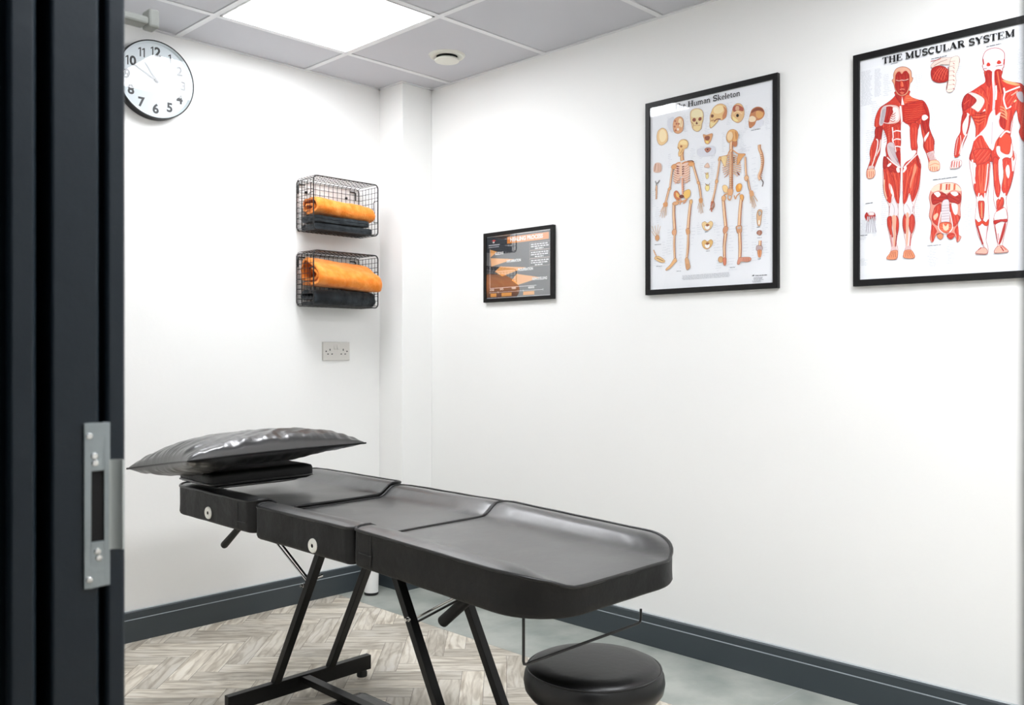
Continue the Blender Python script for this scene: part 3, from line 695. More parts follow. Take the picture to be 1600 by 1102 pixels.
# ---------------------------------------------------------------- stool
SX, SY, ST = 1.722, 1.40, .357
t = thing('rolling_stool', (SX, SY, 0), 'round black padded stool standing partly under the foot of the bed', 'stool')
prof = [(0, .002), (.06, .0015), (.12, 0), (.150, -.003), (.160, -.008), (.166, -.014)]
st = MB().lathe((SX, SY, ST), prof+[(.173, -.028), (.1755, -.045), (.172, -.064), (.160, -.080), (.140, -.088), (0, -.088)], 96).build('seat', M['seat_vinyl'], t, smooth=60)
MB().tube([(SX+.1665*math.cos(2*PI*k/72), SY+.1665*math.sin(2*PI*k/72), ST-.0135) for k in range(72)], .0022, 6, closed=True).build('piping', M['piping'], st, smooth=True)
MB().lathe((SX, SY, 0), [(.032, .085), (.032, .16), (.022, .165), (.022, .262), (.06, .266), (.06, .269)], 28).build('gas_column', M['blackmetal'], t, smooth=35)
MB().tube([(SX-.02, SY+.02, .258), (SX-.075, SY+.075, .240), (SX-.13, SY+.125, .165)], .0075, 12).build('height_lever', M['blackmetal'], t, smooth=40)
MB().lathe((SX, SY, 0), [(.035, .055), (.042, .065), (.042, .09), (.032, .097)], 28).build('base_hub', M['blackmetal'], t, smooth=35)
for k in range(5):
    a = R(-90+72*k); d = Vector((math.cos(a), math.sin(a), 0)); q = Vector((SX, SY, 0))
    MB().bar(q+d*.03+Vector((0, 0, .078)), q+d*.215+Vector((0, 0, .066)), .026, .018).build('base_arm', M['blackmetal'], t, bevel=.004)
    s = Vector((-d.y, d.x, 0)); cw = q+d*.205; m = MB()
    for sg in (-1, 1):
        m.tube([cw+s*sg*.006+Vector((0, 0, .024)), cw+s*sg*.018+Vector((0, 0, .024))], .0238, 20)
    w_ = m.build('caster', M['rubber'], t, smooth=40)
    MB().tube([cw+Vector((0, 0, .03)), cw+Vector((0, 0, .062))], .005, 10).build('caster_stem', M['chrome'], w_, smooth=40)
# ---------------------------------------------------------------- framed prints on the right wall
PLX = XR-.010      # plane of the printed sheets
FIB = {}
class Art:
    """flat printed shapes on a sheet; every shape lies a hair above the one before"""
    def __init__(s, X): s.X = X; s.v = []; s.f = []; s.c = []; s.k = 0
    def px(s, pts): return [(lambda p: (p.y, p.z))(atX(x, y, s.X)) for x, y in pts]
    def raw(s, pts, col, step=True):
        b = len(s.v)
        if step: s.k += 1
        x = s.X-.0003-.0000035*s.k
        s.v += [Vector((x, a, b_)) for a, b_ in pts]; s.f.append(list(range(b, b+len(pts)))); s.c.append(lin(col)+(1,))
    def smooth(s, pts, n=4):
        out = []; N = len(pts)
        for i in range(N):
            p0, p1, p2, p3 = (Vector(pts[(i+k) % N]) for k in (-1, 0, 1, 2))
            for j in range(n):
                t = j/n; out.append(.5*((2*p1)+(p2-p0)*t+(2*p0-5*p1+4*p2-p3)*t*t+(3*p1-p0-3*p2+p3)*t**3))
        return [(p.x, p.y) for p in out]
    def blob(s, pts, col, line=None, lw=.0012):
        q = s.smooth(s.px(pts)); s.raw(q, col)
        if col in FIB: s.fibres(q, FIB[col])
        if line: s.stroke_raw(q+[q[0]], lw, line)
    def fibres(s, q, cols):
        P = [Vector(p) for p in q]; c = sum(P, Vector((0, 0)))/len(P)
        xx = sum((p.x-c.x)**2 for p in P); yy = sum((p.y-c.y)**2 for p in P); xy = sum((p.x-c.x)*(p.y-c.y) for p in P)
        a = .5*math.atan2(2*xy, xx-yy); d = Vector((math.cos(a), math.sin(a))); n = Vector((-d.y, d.x))
        lo = min((p-c).dot(n) for p in P); hi = max((p-c).dot(n) for p in P); k = int((hi-lo)/.0034)
        if k < 2: return
        for i in range(1, k+1):
            o = lo+(hi-lo)*i/(k+1); xs_ = []
            for j in range(len(P)):
                u0, u1 = (P[j]-c), (P[(j+1) % len(P)]-c); f0, f1 = u0.dot(n)-o, u1.dot(n)-o
                if (f0 > 0) != (f1 > 0): t_ = f0/(f0-f1); xs_.append((u0+(u1-u0)*t_).dot(d))
            xs_.sort()
            for x0, x1 in zip(xs_[::2], xs_[1::2]):
                L = x1-x0
                if L < .006: continue
                a0 = x0+L*(.10+.10*((i*7) % 3)/3); a1 = x1-L*(.10+.12*((i*5) % 4)/4); m = c+n*o; b_ = n*(L*.02*(1 if i % 2 else -1))
                s.stroke_raw([tuple(m+d*a0), tuple(m+d*(a0+a1)/2+b_), tuple(m+d*a1)], .0011 if i % 3 else .0017, cols[i % len(cols)])
    def poly(s, pts, col): s.raw(s.px(pts), col)
    def stroke_raw(s, q, w, col, w1=None):
        q = [Vector(p) for p in q]; n = len(q); L = []; Rr = []; s.k += 1
        for i in range(n):
            d = q[min(i+1, n-1)]-q[max(i-1, 0)]
            if d.length < 1e-9: d = Vector((1, 0))
            d.normalize(); nn = Vector((-d.y, d.x)); ww = (w+(w1-w)*i/(n-1) if w1 is not None else w)/2
            L.append(q[i]+nn*ww); Rr.append(q[i]-nn*ww)
        for i in range(n-1): s.raw([tuple(L[i]), tuple(L[i+1]), tuple(Rr[i+1]), tuple(Rr[i])], col, False)
    def curve(s, pts, n=5):
        N = len(pts); out = []
        if N < 3: return pts
        for i in range(N-1):
            p0, p1, p2, p3 = (Vector(pts[min(max(i+k, 0), N-1)]) for k in (-1, 0, 1, 2))
            for j in range(n):
                t = j/n; out.append(.5*((2*p1)+(p2-p0)*t+(2*p0-5*p1+4*p2-p3)*t*t+(3*p1-p0-3*p2+p3)*t**3))
        out.append(Vector(pts[-1])); return [(p.x, p.y) for p in out]
    def line(s, pts, w, col, w1=None): s.stroke_raw(s.curve(s.px(pts)), w, col, w1)
    def bone(s, pts, w, w1=None, c1=(178, 106, 72), c2=(240, 205, 165)):
        q = s.curve(s.px(pts)); s.stroke_raw(q, w*1.25, c1, None if w1 is None else w1*1.25)
        off = [(a+w*.10, b_) for a, b_ in q]; s.stroke_raw(off, w*.74, c2, None if w1 is None else w1*.74)
    def rows(s, x0, y0, x1, n, dy, seed=0, col=(196, 199, 206), h=.0011, gap=.25, slope=0):
        """a block of very small printed lines; x0,y0,x1 photo columns/row of its top line"""
        rn = random.Random(seed); A = atX(x0, y0, s.X); B = atX(x1, y0, s.X); wd = A.y-B.y
        for i in range(n):
            z = A.z-dy*i; y = A.y-rn.random()*gap*wd*.4; e = A.y-wd+rn.random()*gap*wd; s.k += 1
            while y > e+.002:
                l = min(y-e, rn.uniform(.004, .016)); s.raw([(y, z), (y-l, z), (y-l, z-h), (y, z-h)], col, False); y -= l+.0016
    def build(s, name, parent, m=None):
        o = MB(); o.add(s.v, s.f); ob = o.build(name, m or M['print'], parent, fix=False)
        me = ob.data; at = me.color_attributes.new('Col', 'FLOAT_COLOR', 'CORNER')
        for p in me.polygons:
            for li in p.loop_indices: at.data[li].color = s.c[p.index]
        return ob
# ---- a small hand-made serif alphabet: strokes in a unit box (x 0..width, y 0..1)
TK, TN = .20, .07
def arc(cx, cy, rx, ry, a0, a1, n=10): return [(cx+rx*math.cos(R(a0+(a1-a0)*i/n)), cy+ry*math.sin(R(a0+(a1-a0)*i/n))) for i in range(n+1)]
def sf(x, y, w=.17): return ([(x-w, y), (x+w, y)], TN)
GL = {
 'T': (.86, [([(.43, 0), (.43, 1)], TK), ([(.03, .96), (.83, .96)], TN), ([(.05, .72), (.05, .98)], TN), ([(.81, .72), (.81, .98)], TN), sf(.43, .035)]),
 'H': (1.0, [([(.22, 0), (.22, 1)], TK), ([(.78, 0), (.78, 1)], TK), ([(.22, .5), (.78, .5)], TN), sf(.22, .035), sf(.22, .965), sf(.78, .035), sf(.78, .965)]),
 'E': (.86, [([(.22, 0), (.22, 1)], TK), ([(.05, .965), (.76, .965)], TN), ([(.05, .035), (.80, .035)], TN), ([(.22, .5), (.6, .5)], TN), ([(.75, .74), (.75, .99)], TN), ([(.78, .01), (.78, .28)], TN), ([(.58, .37), (.58, .63)], TN)]),
 'M': (1.2, [([(.2, 0), (.2, 1)], TN*1.3), ([(.97, 0), (.97, 1)], TK), ([(.2, .97), (.58, .1)], TK), ([(.58, .1), (.95, .97)], TN), sf(.2, .035), sf(.17, .965, .14), sf(.97, .035), sf(1.0, .965, .14)]),
 'U': (.98, [([(.22, 1), (.22, .35)]+arc(.50, .33, .28, .29, 180, 300), TK*.95), (arc(.50, .33, .28, .29, 270, 360)+[(.78, 1)], TN*1.2), sf(.22, .965), sf(.78, .965, .14)]),
 'S': (.78, [(arc(.39, .73, .27, .22, 20, 180)+[(.2, .6), (.58, .42)][0:0]+arc(.39, .73, .27, .22, 180, 250)[1:]+arc(.39, .27, .29, .22, 70, -20)+arc(.39, .27, .29, .22, -20, -160)[1:], TK*.72), ([(.65, .72), (.65, 1.0)], TN), ([(.10, .0), (.10, .28)], TN)]),
 'C': (.90, [(arc(.48, .5, .36, .44, 45, 315, 16), TK*.8), ([(.78, .68), (.78, 1.0)], TN)]),
 'L': (.80, [([(.22, 0), (.22, 1)], TK), sf(.22, .965), ([(.05, .035), (.74, .035)], TN), ([(.73, .01), (.73, .32)], TN*1.2)]),
 'A': (1.0, [([(.14, .02), (.47, 1)], TN), ([(.45, 1), (.82, .02)], TK), ([(.26, .33), (.70, .33)], TN), sf(.14, .035, .13), sf(.82, .035, .16)]),
 'R': (1.0, [([(.22, 0), (.22, 1)], TK), ([(.05, .965), (.5, .965)]+arc(.5, .74, .22, .22, 80, -80)+[(.22, .51)], TK*.55), ([(.5, .5), (.80, .03)], TK), sf(.22, .035), sf(.84, .035, .12)]),
 'Y': (.96, [([(.16, .97), (.48, .45)], TK), ([(.80, .97), (.50, .45)], TN), ([(.48, 0), (.48, .5)], TK), sf(.48, .035), sf(.16, .965, .15), sf(.80, .965, .13)]),
 'h': (.62, [([(.14, 0), (.14, .98)], .14), (arc(.31, .42, .17, .2, 165, 20)+[(.48, .0)], .12), sf(.14, .025, .1), sf(.48, .025, .1), ([(.03, .96), (.14, .96)], TN)]),
 'e': (.52, [(arc(.27, .31, .19, .28, 0, 310, 16), .10), ([(.09, .34), (.45, .34)], TN)]),
 'u': (.64, [([(.14, .62), (.14, .2)]+arc(.30, .2, .16, .18, 180, 290), .13), ([(.49, 0), (.49, .62)], .13), sf(.12, .60, .08), sf(.46, .60, .07), sf(.53, .025, .07)]),
 'm': (.96, [([(.14, 0), (.14, .62)], .13), (arc(.31, .42, .16, .18, 165, 10)+[(.47, 0)], .12), (arc(.64, .42, .16, .18, 165, 10)+[(.80, 0)], .12), sf(.14, .025, .09), sf(.47, .025, .09), sf(.80, .025, .09), ([(.03, .60), (.14, .60)], TN)]),
 'a': (.52, [(arc(.26, .46, .16, .14, 150, 0)+[(.42, .04), (.48, .03)], .12), (arc(.24, .17, .15, .14, 60, 320), .09)]),
 'n': (.64, [([(.14, 0), (.14, .62)], .13), (arc(.32, .42, .17, .18, 165, 10)+[(.49, 0)], .12), sf(.14, .025, .09), sf(.49, .025, .09), ([(.03, .60), (.14, .60)], TN)]),
 'k': (.62, [([(.14, 0), (.14, .98)], .14), ([(.16, .28), (.46, .6)], TN), ([(.26, .38), (.52, .02)], .13), sf(.14, .025, .1), sf(.52, .025, .08), sf(.44, .60, .09), ([(.03, .96), (.14, .96)], TN)]),
 'l': (.30, [([(.15, 0), (.15, .98)], .14), sf(.15, .025, .1), ([(.04, .96), (.15, .96)], TN)]),
 't': (.40, [([(.17, .8), (.17, .14), (.24, .03), (.36, .06)], .12), ([(.03, .6), (.36, .6)], TN)]),
 'o': (.56, [(arc(.28, .31, .19, .27, 0, 360, 20), .11)]),
 ' ': (.36, [])}
def serif(art, s, p0, p1, h, col=(14, 14, 16), bold=1.0, squash=1.0):
    """set a line of lettering between two photo points on the sheet"""
    A = atX(p0[0], p0[1], art.X); B = atX(p1[0], p1[1], art.X); tot = sum(GL[c][0] for c in s)
    sx = (A.y-B.y)/tot; x = 0
    for c in s:
        for pts, w in GL[c][1]:
            q = [(A.y-(x+a)*sx, A.z+(B.z-A.z)*((x+a)/tot)+b_*h) for a, b_ in pts]
            art.stroke_raw(q, w*(h+sx)/2*bold, col)
        x += GL[c][0]
def frame(name, cs, bw, label, cat='picture', depth=.018, gl='glass'):
    """cs: photo corners TL,TR,BR,BL of the frame's front face"""
    X = XR-depth; P = [atX(x, y, X) for x, y in cs]
    y1 = (P[0].y+P[3].y)/2; y0 = (P[1].y+P[2].y)/2; z1 = (P[0].z+P[1].z)/2; z0 = (P[2].z+P[3].z)/2
    t = thing(name, (XR, (y0+y1)/2, z0), label, cat)
    m = MB()      # mitred mouldings
    o = [(y1, z1), (y0, z1), (y0, z0), (y1, z0)]; i_ = [(y1-bw, z1-bw), (y0+bw, z1-bw), (y0+bw, z0+bw), (y1-bw, z0+bw)]
    for k in range(4):
        j = (k+1) % 4; ring = [o[k], o[j], i_[j], i_[k]]
        vs = [(XR-.0005, a, b_) for a, b_ in ring]+[(X, a, b_) for a, b_ in ring]
        m.add(vs, [(0, 1, 2, 3), (4, 5, 6, 7), (0, 1, 5, 4), (2, 3, 7, 6)])
    m.build('frame', M['frameblack'], t, bevel=.0012)
    MB().box(PLX, XR-.0005, y0+bw-.004, y1-bw+.004, z0+bw-.004, z1-bw+.004).build('sheet', M['paper'], t)
    gx = XR-depth+.003
    MB().add([(gx, y0+bw-.002, z0+bw-.002), (gx, y1-bw+.002, z0+bw-.002), (gx, y1-bw+.002, z1-bw+.002), (gx, y0+bw-.002, z1-bw+.002)], [(3, 2, 1, 0)]).build('glass', M[gl], t, fix=False)
    return t, (y0+bw, y1-bw, z0+bw, z1-bw)
RED = (200, 56, 42); RED2 = (168, 34, 30); RED3 = (226, 98, 66); PINK = (236, 200, 196); PALE = (240, 226, 224); FLESH = (222, 160, 128); DK = (120, 30, 34); GREY = (186, 178, 184)

FIB = {RED: [(226, 100, 74), (178, 44, 36), (214, 76, 56)], RED2: [(196, 60, 46), (146, 26, 26), (184, 50, 38)], (190, 42, 32): [(214, 76, 54), (168, 30, 26)], RED3: [(240, 140, 104), (206, 76, 52)]}
# ================= muscular system
y600 = 26.2
t, ins = frame('muscle_poster', [(1332.5, 86), (1600, 24.6), (1600, 436.5), (1329.5, 445.5)], .0205, 'large framed muscle chart with red figures, cut off by the door frame', 'poster')
# rebuild with the true width (the frame runs on behind the door frame)
for ch in list(t.children): bpy.data.objects.remove(ch)
bpy.data.objects.remove(t)
Pm = atX(1332.5, 86, XR-.018); pr = ray(1600, 300)
zt1 = (atX(1332.5, 86, XR-.018).z+atX(1600, 24.6, XR-.018).z)/2; zt0 = (atX(1329.5, 445.5, XR-.018).z+atX(1600, 436.5, XR-.018).z)/2
def unpx(X, Y, Z):
    v = Vector((X, Y, Z-CAM_H)); d = .7147*v.x+.6994*v.y; xc = .6994*v.x-.7147*v.y; return (800+FPX*xc/d, 551-FPX*v.z/d)
yl = Pm.y; yr = yl-.556
t, ins = frame('muscle_poster', [unpx(XR-.018, yl, zt1), unpx(XR-.018, yr, zt1), unpx(XR-.018, yr, zt0), unpx(XR-.018, yl, zt0)], .0205,
               'large framed chart of two red muscle figures, cut off by the right door frame', 'poster')
A = Art(PLX)
def Aa(L): return [(1340+x*.17241, 90+y*.17241) for x, y in L]
def Ab(L): return [(1340+x*.15419, 250+y*.15419) for x, y in L]
def Ac(L): return [(1460+x*.17241, 60+y*.17241) for x, y in L]
def Ad(L): return [(1440+x*.16327, 240+y*.16327) for x, y in L]
# small captions and label lists
A.rows(1345, 113, 1364, 30, .0037, 1); A.rows(1366, 109, 1378, 24, .0037, 2); A.rows(1392, 100, 1404, 1, .003, 3, (90, 92, 100), .0016)
for (x0, y0, x1, n, dy, sd) in ((1360, 160, 1376, 20, .0062, 5), (1352, 205, 1366, 14, .0068, 6), (1428, 118, 1442, 22, .006, 7), (1452, 160, 1470, 16, .0066, 8), (1458, 215, 1474, 10, .0068, 9),
    (1344, 345, 1358, 14, .0046, 10), (1362, 345, 1372, 12, .0046, 11), (1344, 405, 1356, 6, .004, 12), (1376, 290, 1390, 20, .0064, 13), (1430, 290, 1440, 18, .0064, 14), (1494, 105, 1506, 8, .0056, 15),
    (1490, 150, 1512, 12, .006, 16), (1482, 210, 1500, 16, .0066, 17), (1449, 385, 1470, 13, .0050, 18), (1478, 383, 1496, 12, .0050, 19), (1504, 300, 1520, 18, .0068, 20), (1582, 80, 1600, 34, .0045, 21),
    (1512, 320, 1522, 12, .0066, 22), (1578, 300, 1592, 14, .0068, 23), (1380, 118, 1394, 12, .0058, 24)):
    A.rows(x0, y0, x1, n, dy, sd, (200, 204, 210), .0010, .5)
A.rows(1455, 92, 1482, 1, .003, 31, (84, 86, 96), .0020); A.rows(1541, 73, 1566, 1, .003, 32, (84, 86, 96), .0020); A.rows(1457, 281, 1500, 1, .003, 33, (84, 86, 96), .0020, .1)
A.rows(1352, 318, 1366, 1, .003, 34, (84, 86, 96), .0018); A.rows(1344, 368, 1358, 1, .003, 35, (84, 86, 96), .0018); A.rows(1448, 384, 1478, 1, .003, 36, (110, 112, 120), .0014)
# ---- front figure
A.blob(Ab([(265,80),(258,200),(268,330),(300,420),(320,470),(318,560),(303,600),(305,680),(328,780),(345,900),(305,985),(300,1000),(380,1010),(405,990),(410,900),(395,830),(420,680),(415,560),(415,450),(435,330),(440,200),(440,60),(350,20)]), PALE, (190,120,110))
A.blob(Ab([(450,60),(450,200),(460,330),(462,440),(478,540),(458,640),(470,740),(490,860),(468,960),(475,990),(560,1000),(580,980),(540,900),(545,800),(585,680),(578,560),(580,450),(625,300),(640,150),(636,0),(540,-20)]), PALE, (190,120,110))
A.blob(Aa([(343,310),(343,345),(300,390),(245,428),(200,462),(165,540),(155,615),(168,640),(158,720),(125,800),(112,870),(118,925),(98,990),(82,1040),(88,1090),(120,1098),(155,1075),(160,1040),(150,1015),(180,930),(205,860),(218,740),(232,650),(258,700),(270,760),(255,830),(262,890),(240,950),(236,1010),(300,1060),(400,1030),(500,1050),(575,1010),(560,930),(540,880),(545,800),(530,720),(555,640),(570,600),(585,690),(600,750),(598,810),(625,870),(645,940),(650,1010),(680,1030),(740,1020),(745,960),(715,930),(690,850),(698,760),(670,690),(650,620),(655,540),(640,460),(600,395),(560,385),(500,365),(470,340),(470,300)]), RED, (150,40,36))
A.blob(Aa([(330,240),(320,222),(314,205),(328,190),(328,150),(350,105),(400,85),(450,92),(486,125),(492,178),(504,185),(494,218),(478,238),(466,300),(440,338),(400,348),(362,332),(342,290)]), FLESH, (140,60,50))
A.blob(Aa([(342,215),(345,165),(362,135),(385,130),(402,150),(425,125),(455,125),(470,160),(472,200),(468,260),(450,310),(425,335),(385,338),(355,305),(340,260)]), RED2)
A.blob(Aa([(345,140),(352,108),(400,90),(450,98),(480,130),(470,150),(440,118),(405,132),(375,120)]), (228,176,150))
A.line(Aa([(350,206),(378,212),(400,206),(430,208),(462,196)]), .0022, (230,196,180)); A.line(Aa([(352,214),(385,218)]), .0016, (90,20,24)); A.line(Aa([(420,214),(458,206)]), .0016, (90,20,24))
A.blob(Aa([(398,215),(392,252),(402,266),(418,262),(414,230)]), RED3); A.line(Aa([(384,292),(406,287),(428,290)]), .0026, (226,140,120)); A.blob(Aa([(385,318),(405,312),(425,318),(408,334)]), (214,110,84))
A.blob(Aa([(345,340),(352,370),(395,425),(402,380),(385,350)]), RED2); A.blob(Aa([(440,345),(425,380),(420,425),(480,395),(560,388),(500,366),(472,342)]), RED3)
A.poly(Aa([(398,430),(404,350),(425,430)]), PALE)
# shoulder opening with pale ribs on the left, full chest muscle on the right
A.blob(Aa([(240,440),(300,428),(365,440),(388,480),(388,560),(360,592),(290,604),(225,590),(205,560),(212,480)]), (232,190,182), (150,50,46))
A.blob(Aa([(250,455),(310,445),(330,480),(300,540),(285,590),(235,580),(225,520)]), RED2); A.blob(Aa([(320,460),(360,455),(376,500),(372,560),(330,580),(300,560),(330,520)]), PALE)
for i in range(4): A.line(Aa([(300,505+i*22),(325,520+i*20),(345,500+i*22)]), .0020, RED2)
A.blob(Aa([(232,455),(262,455),(235,600),(200,612),(205,540)]), (196,186,190)); A.line(Aa([(236,470),(214,600)]), .0016, (120,110,118)); A.line(Aa([(250,466),(226,604)]), .0012, (120,110,118))
A.blob(Aa([(415,440),(470,420),(545,398),(600,395),(640,460),(650,530),(610,520),(560,560),(500,600),(450,600),(418,570),(412,500)]), (190,42,32), DK)
for i in range(6): A.line(Aa([(425,470+i*22),(500,470+i*16),(585,430+i*18)]), .0008, RED3)
A.blob(Aa([(596,398),(640,455),(652,530),(632,520),(600,450)]), RED2); A.line(Aa([(390,440),(402,560),(402,700)]), .0052, PALE)
# belly
A.blob(Aa([(395,610),(440,600),(478,640),(482,760),(490,830),(535,850),(500,910),(440,950),(415,990),(402,1000),(392,940)]), PALE, (190,150,150))
A.blob(Aa([(480,612),(545,600),(548,680),(540,760),(546,825),(515,836),(488,822)]), RED, DK)
A.blob(Aa([(320,630),(385,600),(392,680),(392,800),(350,815),(335,790),(320,720)]), RED, DK)
for y in (670, 745, 812): A.line(Aa([(322,y+8),(355,y-6),(394,y)]), .0036, PALE)
A.line(Aa([(318,632),(325,720),(320,750),(345,830),(350,900)]), .0036, PALE)
A.blob(Aa([(268,800),(290,770),(330,780),(345,860),(380,960),(395,1000),(350,985),(300,920),(275,870)]), (206,190,192), RED2)
for i in range(4): A.line(Aa([(285+i*14,800+i*6),(320+i*12,880),(372,962)]), .0010, (150,130,140))
A.blob(Aa([(350,860),(388,850),(392,960),(370,930)]), RED2)
for i in range(7): A.line(Aa([(238,640+i*22),(268,625+i*22),(310,600+i*24)]), .0009, RED2)
# arms
A.blob(Aa([(168,640),(225,630),(222,690),(200,760),(175,740),(160,700)]), RED2, DK); A.line(Aa([(172,740),(186,760),(176,840),(150,930)]), .0036, PALE); A.line(Aa([(212,745),(200,830),(165,900),(130,990)]), .0040, (238,214,204))
A.line(Aa([(142,760),(125,850),(122,920)]), .0014, RED3); A.line(Aa([(196,800),(150,960)]), .0014, RED2); A.blob(Aa([(108,985),(150,985),(140,1015),(100,1015)]), (214,190,186))
A.blob(Aa([(84,1040),(100,1014),(150,1012),(162,1040),(150,1082),(118,1098),(88,1088)]), (240,190,160), (190,90,70))
for i in range(4): A.line(Aa([(96+i*16,1030),(92+i*17,1086)]), .0018, (206,84,64))
A.blob(Aa([(586,565),(640,555),(650,620),(645,690),(618,690),(596,640)]), RED2, DK); A.blob(Aa([(588,530),(620,520),(642,545),(610,572),(588,562)]), PALE)
A.blob(Aa([(606,730),(650,672),(640,720),(618,770)]), PALE); A.blob(Aa([(605,800),(640,720),(672,700),(692,780),(690,845),(640,850)]), RED, DK)
A.poly(Aa([(628,868),(690,845),(712,925),(660,940)]), (216,196,196))
for i in range(4): A.line(Aa([(640+i*14,862),(662+i*12,936)]), .0012, (176,80,78))
A.blob(Aa([(648,960),(665,935),(720,932),(746,962),(742,1015),(690,1034),(650,1012)]), (240,190,160), (190,90,70))
for i in range(4): A.line(Aa([(664+i*19,990),(662+i*20,1026)]), .0020, (206,84,64))
A.line(Aa([(655,980),(700,962),(740,970)]), .0016, (206,110,84))
# hips and thighs
A.blob(Ab([(266,70),(300,40),(345,60),(420,100),(438,130),(432,250),(425,400),(420,440),(400,430),(375,370),(350,360),(340,430),(318,430),(285,380),(266,300),(270,180)]), RED, (150,50,40))
A.blob(Ab([(480,90),(560,30),(600,0),(638,60),(636,160),(620,290),(578,400),(552,420),(540,350),(520,345),(495,435),(468,440),(462,330),(460,200),(462,130)]), RED, (150,50,40))
A.blob(Ab([(310,60),(360,50),(425,90),(432,140),(410,130),(350,130),(315,110)]), RED2)
A.blob(Ab([(322,240),(345,260),(368,330),(372,368),(348,350),(325,290)]), PALE); A.blob(Ab([(300,60),(335,30),(345,45),(318,70)]), PALE)
A.blob(Ab([(395,90),(420,70),(432,120),(408,128)]), PALE); A.blob(Ab([(464,110),(490,60),(500,90),(470,130)]), PALE)
for i, (a, b_, c_) in enumerate(((285,300,320),(300,330,345),(330,380,410),(360,400,420))): A.line(Ab([(a,120),(b_,230),(c_-10,380)]), .0018, RED3 if i % 2 else RED2)
for i, (a, b_, c_) in enumerate(((610,560,528),(590,530,500),(560,505,478),(628,605,570))): A.line(Ab([(a,60),(b_,220),(c_,380)]), .0022, RED2 if i % 2 else RED3)
A.blob(Ab([(575,60),(590,40),(600,100),(560,200),(540,290),(535,240),(560,140)]), (234,140,110)); A.line(Ab([(276,200),(275,300),(300,400)]), .0034, (240,190,160))
A.line(Ab([(452,30),(450,200),(452,320)]), .0050, (242,236,238))
A.blob(Aa([(238,905),(262,905),(280,940),(262,1000),(234,1000)]), RED2, DK); A.blob(Aa([(545,880),(565,930),(572,1000),(548,990),(535,920)]), RED2)
A.line(Aa([(270,905),(330,960),(390,1000)]), .0034, PALE); A.line(Aa([(540,880),(480,940),(420,1000)]), .0034, PALE)
# knees, shins, feet
for L in ([(330,470),(348,430),(372,380),(392,430),(410,470),(408,560),(330,566)], [(470,470),(500,420),(528,350),(552,425),(572,470),(570,540),(482,545)]): A.blob(Ab(L), (232,222,224), (196,160,160))
A.line(Ab([(352,440),(375,490),(372,560)]), .0016, GREY); A.line(Ab([(500,450),(530,500),(540,540)]), .0016, GREY); A.line(Ab([(325,470),(325,540)]), .0016, (150,90,90)); A.line(Ab([(565,470),(560,530)]), .0016, (150,90,90))
A.blob(Ab([(308,585),(345,575),(352,640),(350,700),(362,780),(340,770),(318,700),(304,640)]), RED, DK); A.blob(Ab([(396,570),(412,590),(422,660),(412,740),(398,760),(392,660)]), RED, DK)
A.blob(Ab([(352,580),(394,572),(392,680),(384,860),(368,870),(366,740)]), (236,176,150)); A.line(Ab([(340,760),(356,880)]), .0044, (214,150,150)); A.line(Ab([(398,760),(388,880)]), .0030, RED2)
A.blob(Ab([(466,580),(482,552),(496,600),(494,690),(486,752),(468,700),(460,640)]), RED, DK); A.blob(Ab([(525,590),(560,550),(582,600),(578,680),(552,748),(535,720),(522,660)]), RED, DK)
A.blob(Ab([(496,560),(522,556),(520,700),(508,860),(496,850)]), (236,176,150)); A.line(Ab([(545,745),(532,890)]), .0040, (206,110,104))
A.poly(Ab([(345,880),(395,880),(405,920),(345,925)]), (222,190,190)); A.poly(Ab([(488,872),(540,872),(545,915),(485,920)]), (222,190,190))
for L in ([(345,925),(405,918),(408,975),(380,1008),(310,1008),(298,990),(325,955)], [(482,920),(545,915),(580,965),(578,990),(530,1000),(470,990),(468,960)]): A.blob(Ab(L), (232,150,110), (170,70,60))
for k in range(4): A.line(Ab([(352+k*12,930),(322+k*22,990)]), .0012, (150,50,50)); A.line(Ab([(496+k*13,922),(490+k*24,982)]), .0012, (150,50,50))
# ---- diaphragm detail with vertebrae
def V(L): return [(1460+x*.17241, 60+y*.17241) for x, y in L]
A.blob(V([(-30,250),(0,215),(60,180),(150,175),(222,168),(225,230),(120,240),(60,240),(-10,270)]), (226,206,196), (170,140,130))
A.blob(V([(-28,300),(0,262),(60,250),(110,270),(132,310),(125,380),(80,402),(20,400),(-20,370)]), RED2, DK)
for k in range(5): A.line(V([(-15+k*26,378),(10+k*24,320),(50+k*20,270)]), .0020, (222,96,72))
A.blob(V([(140,240),(160,176),(225,168),(222,260),(196,330),(200,400),(170,480),(118,486),(112,430),(130,360)]), (232,216,206), (170,140,130))
for k in range(7): A.line(V([(138-k*2,215+k*42),(190-k*2,208+k*42)]), .0014, (190,150,140)); A.line(V([(172,225+k*38),(186,236+k*38)]), .0016, (176,70,64))
A.line(V([(128,260),(130,360),(112,470)]), .0022, DK); A.line(V([(-30,210),(20,200),(60,185)]), .0022, (176,70,64)); A.line(V([(0,250),(60,215),(120,195)]), .0014, (150,110,100))
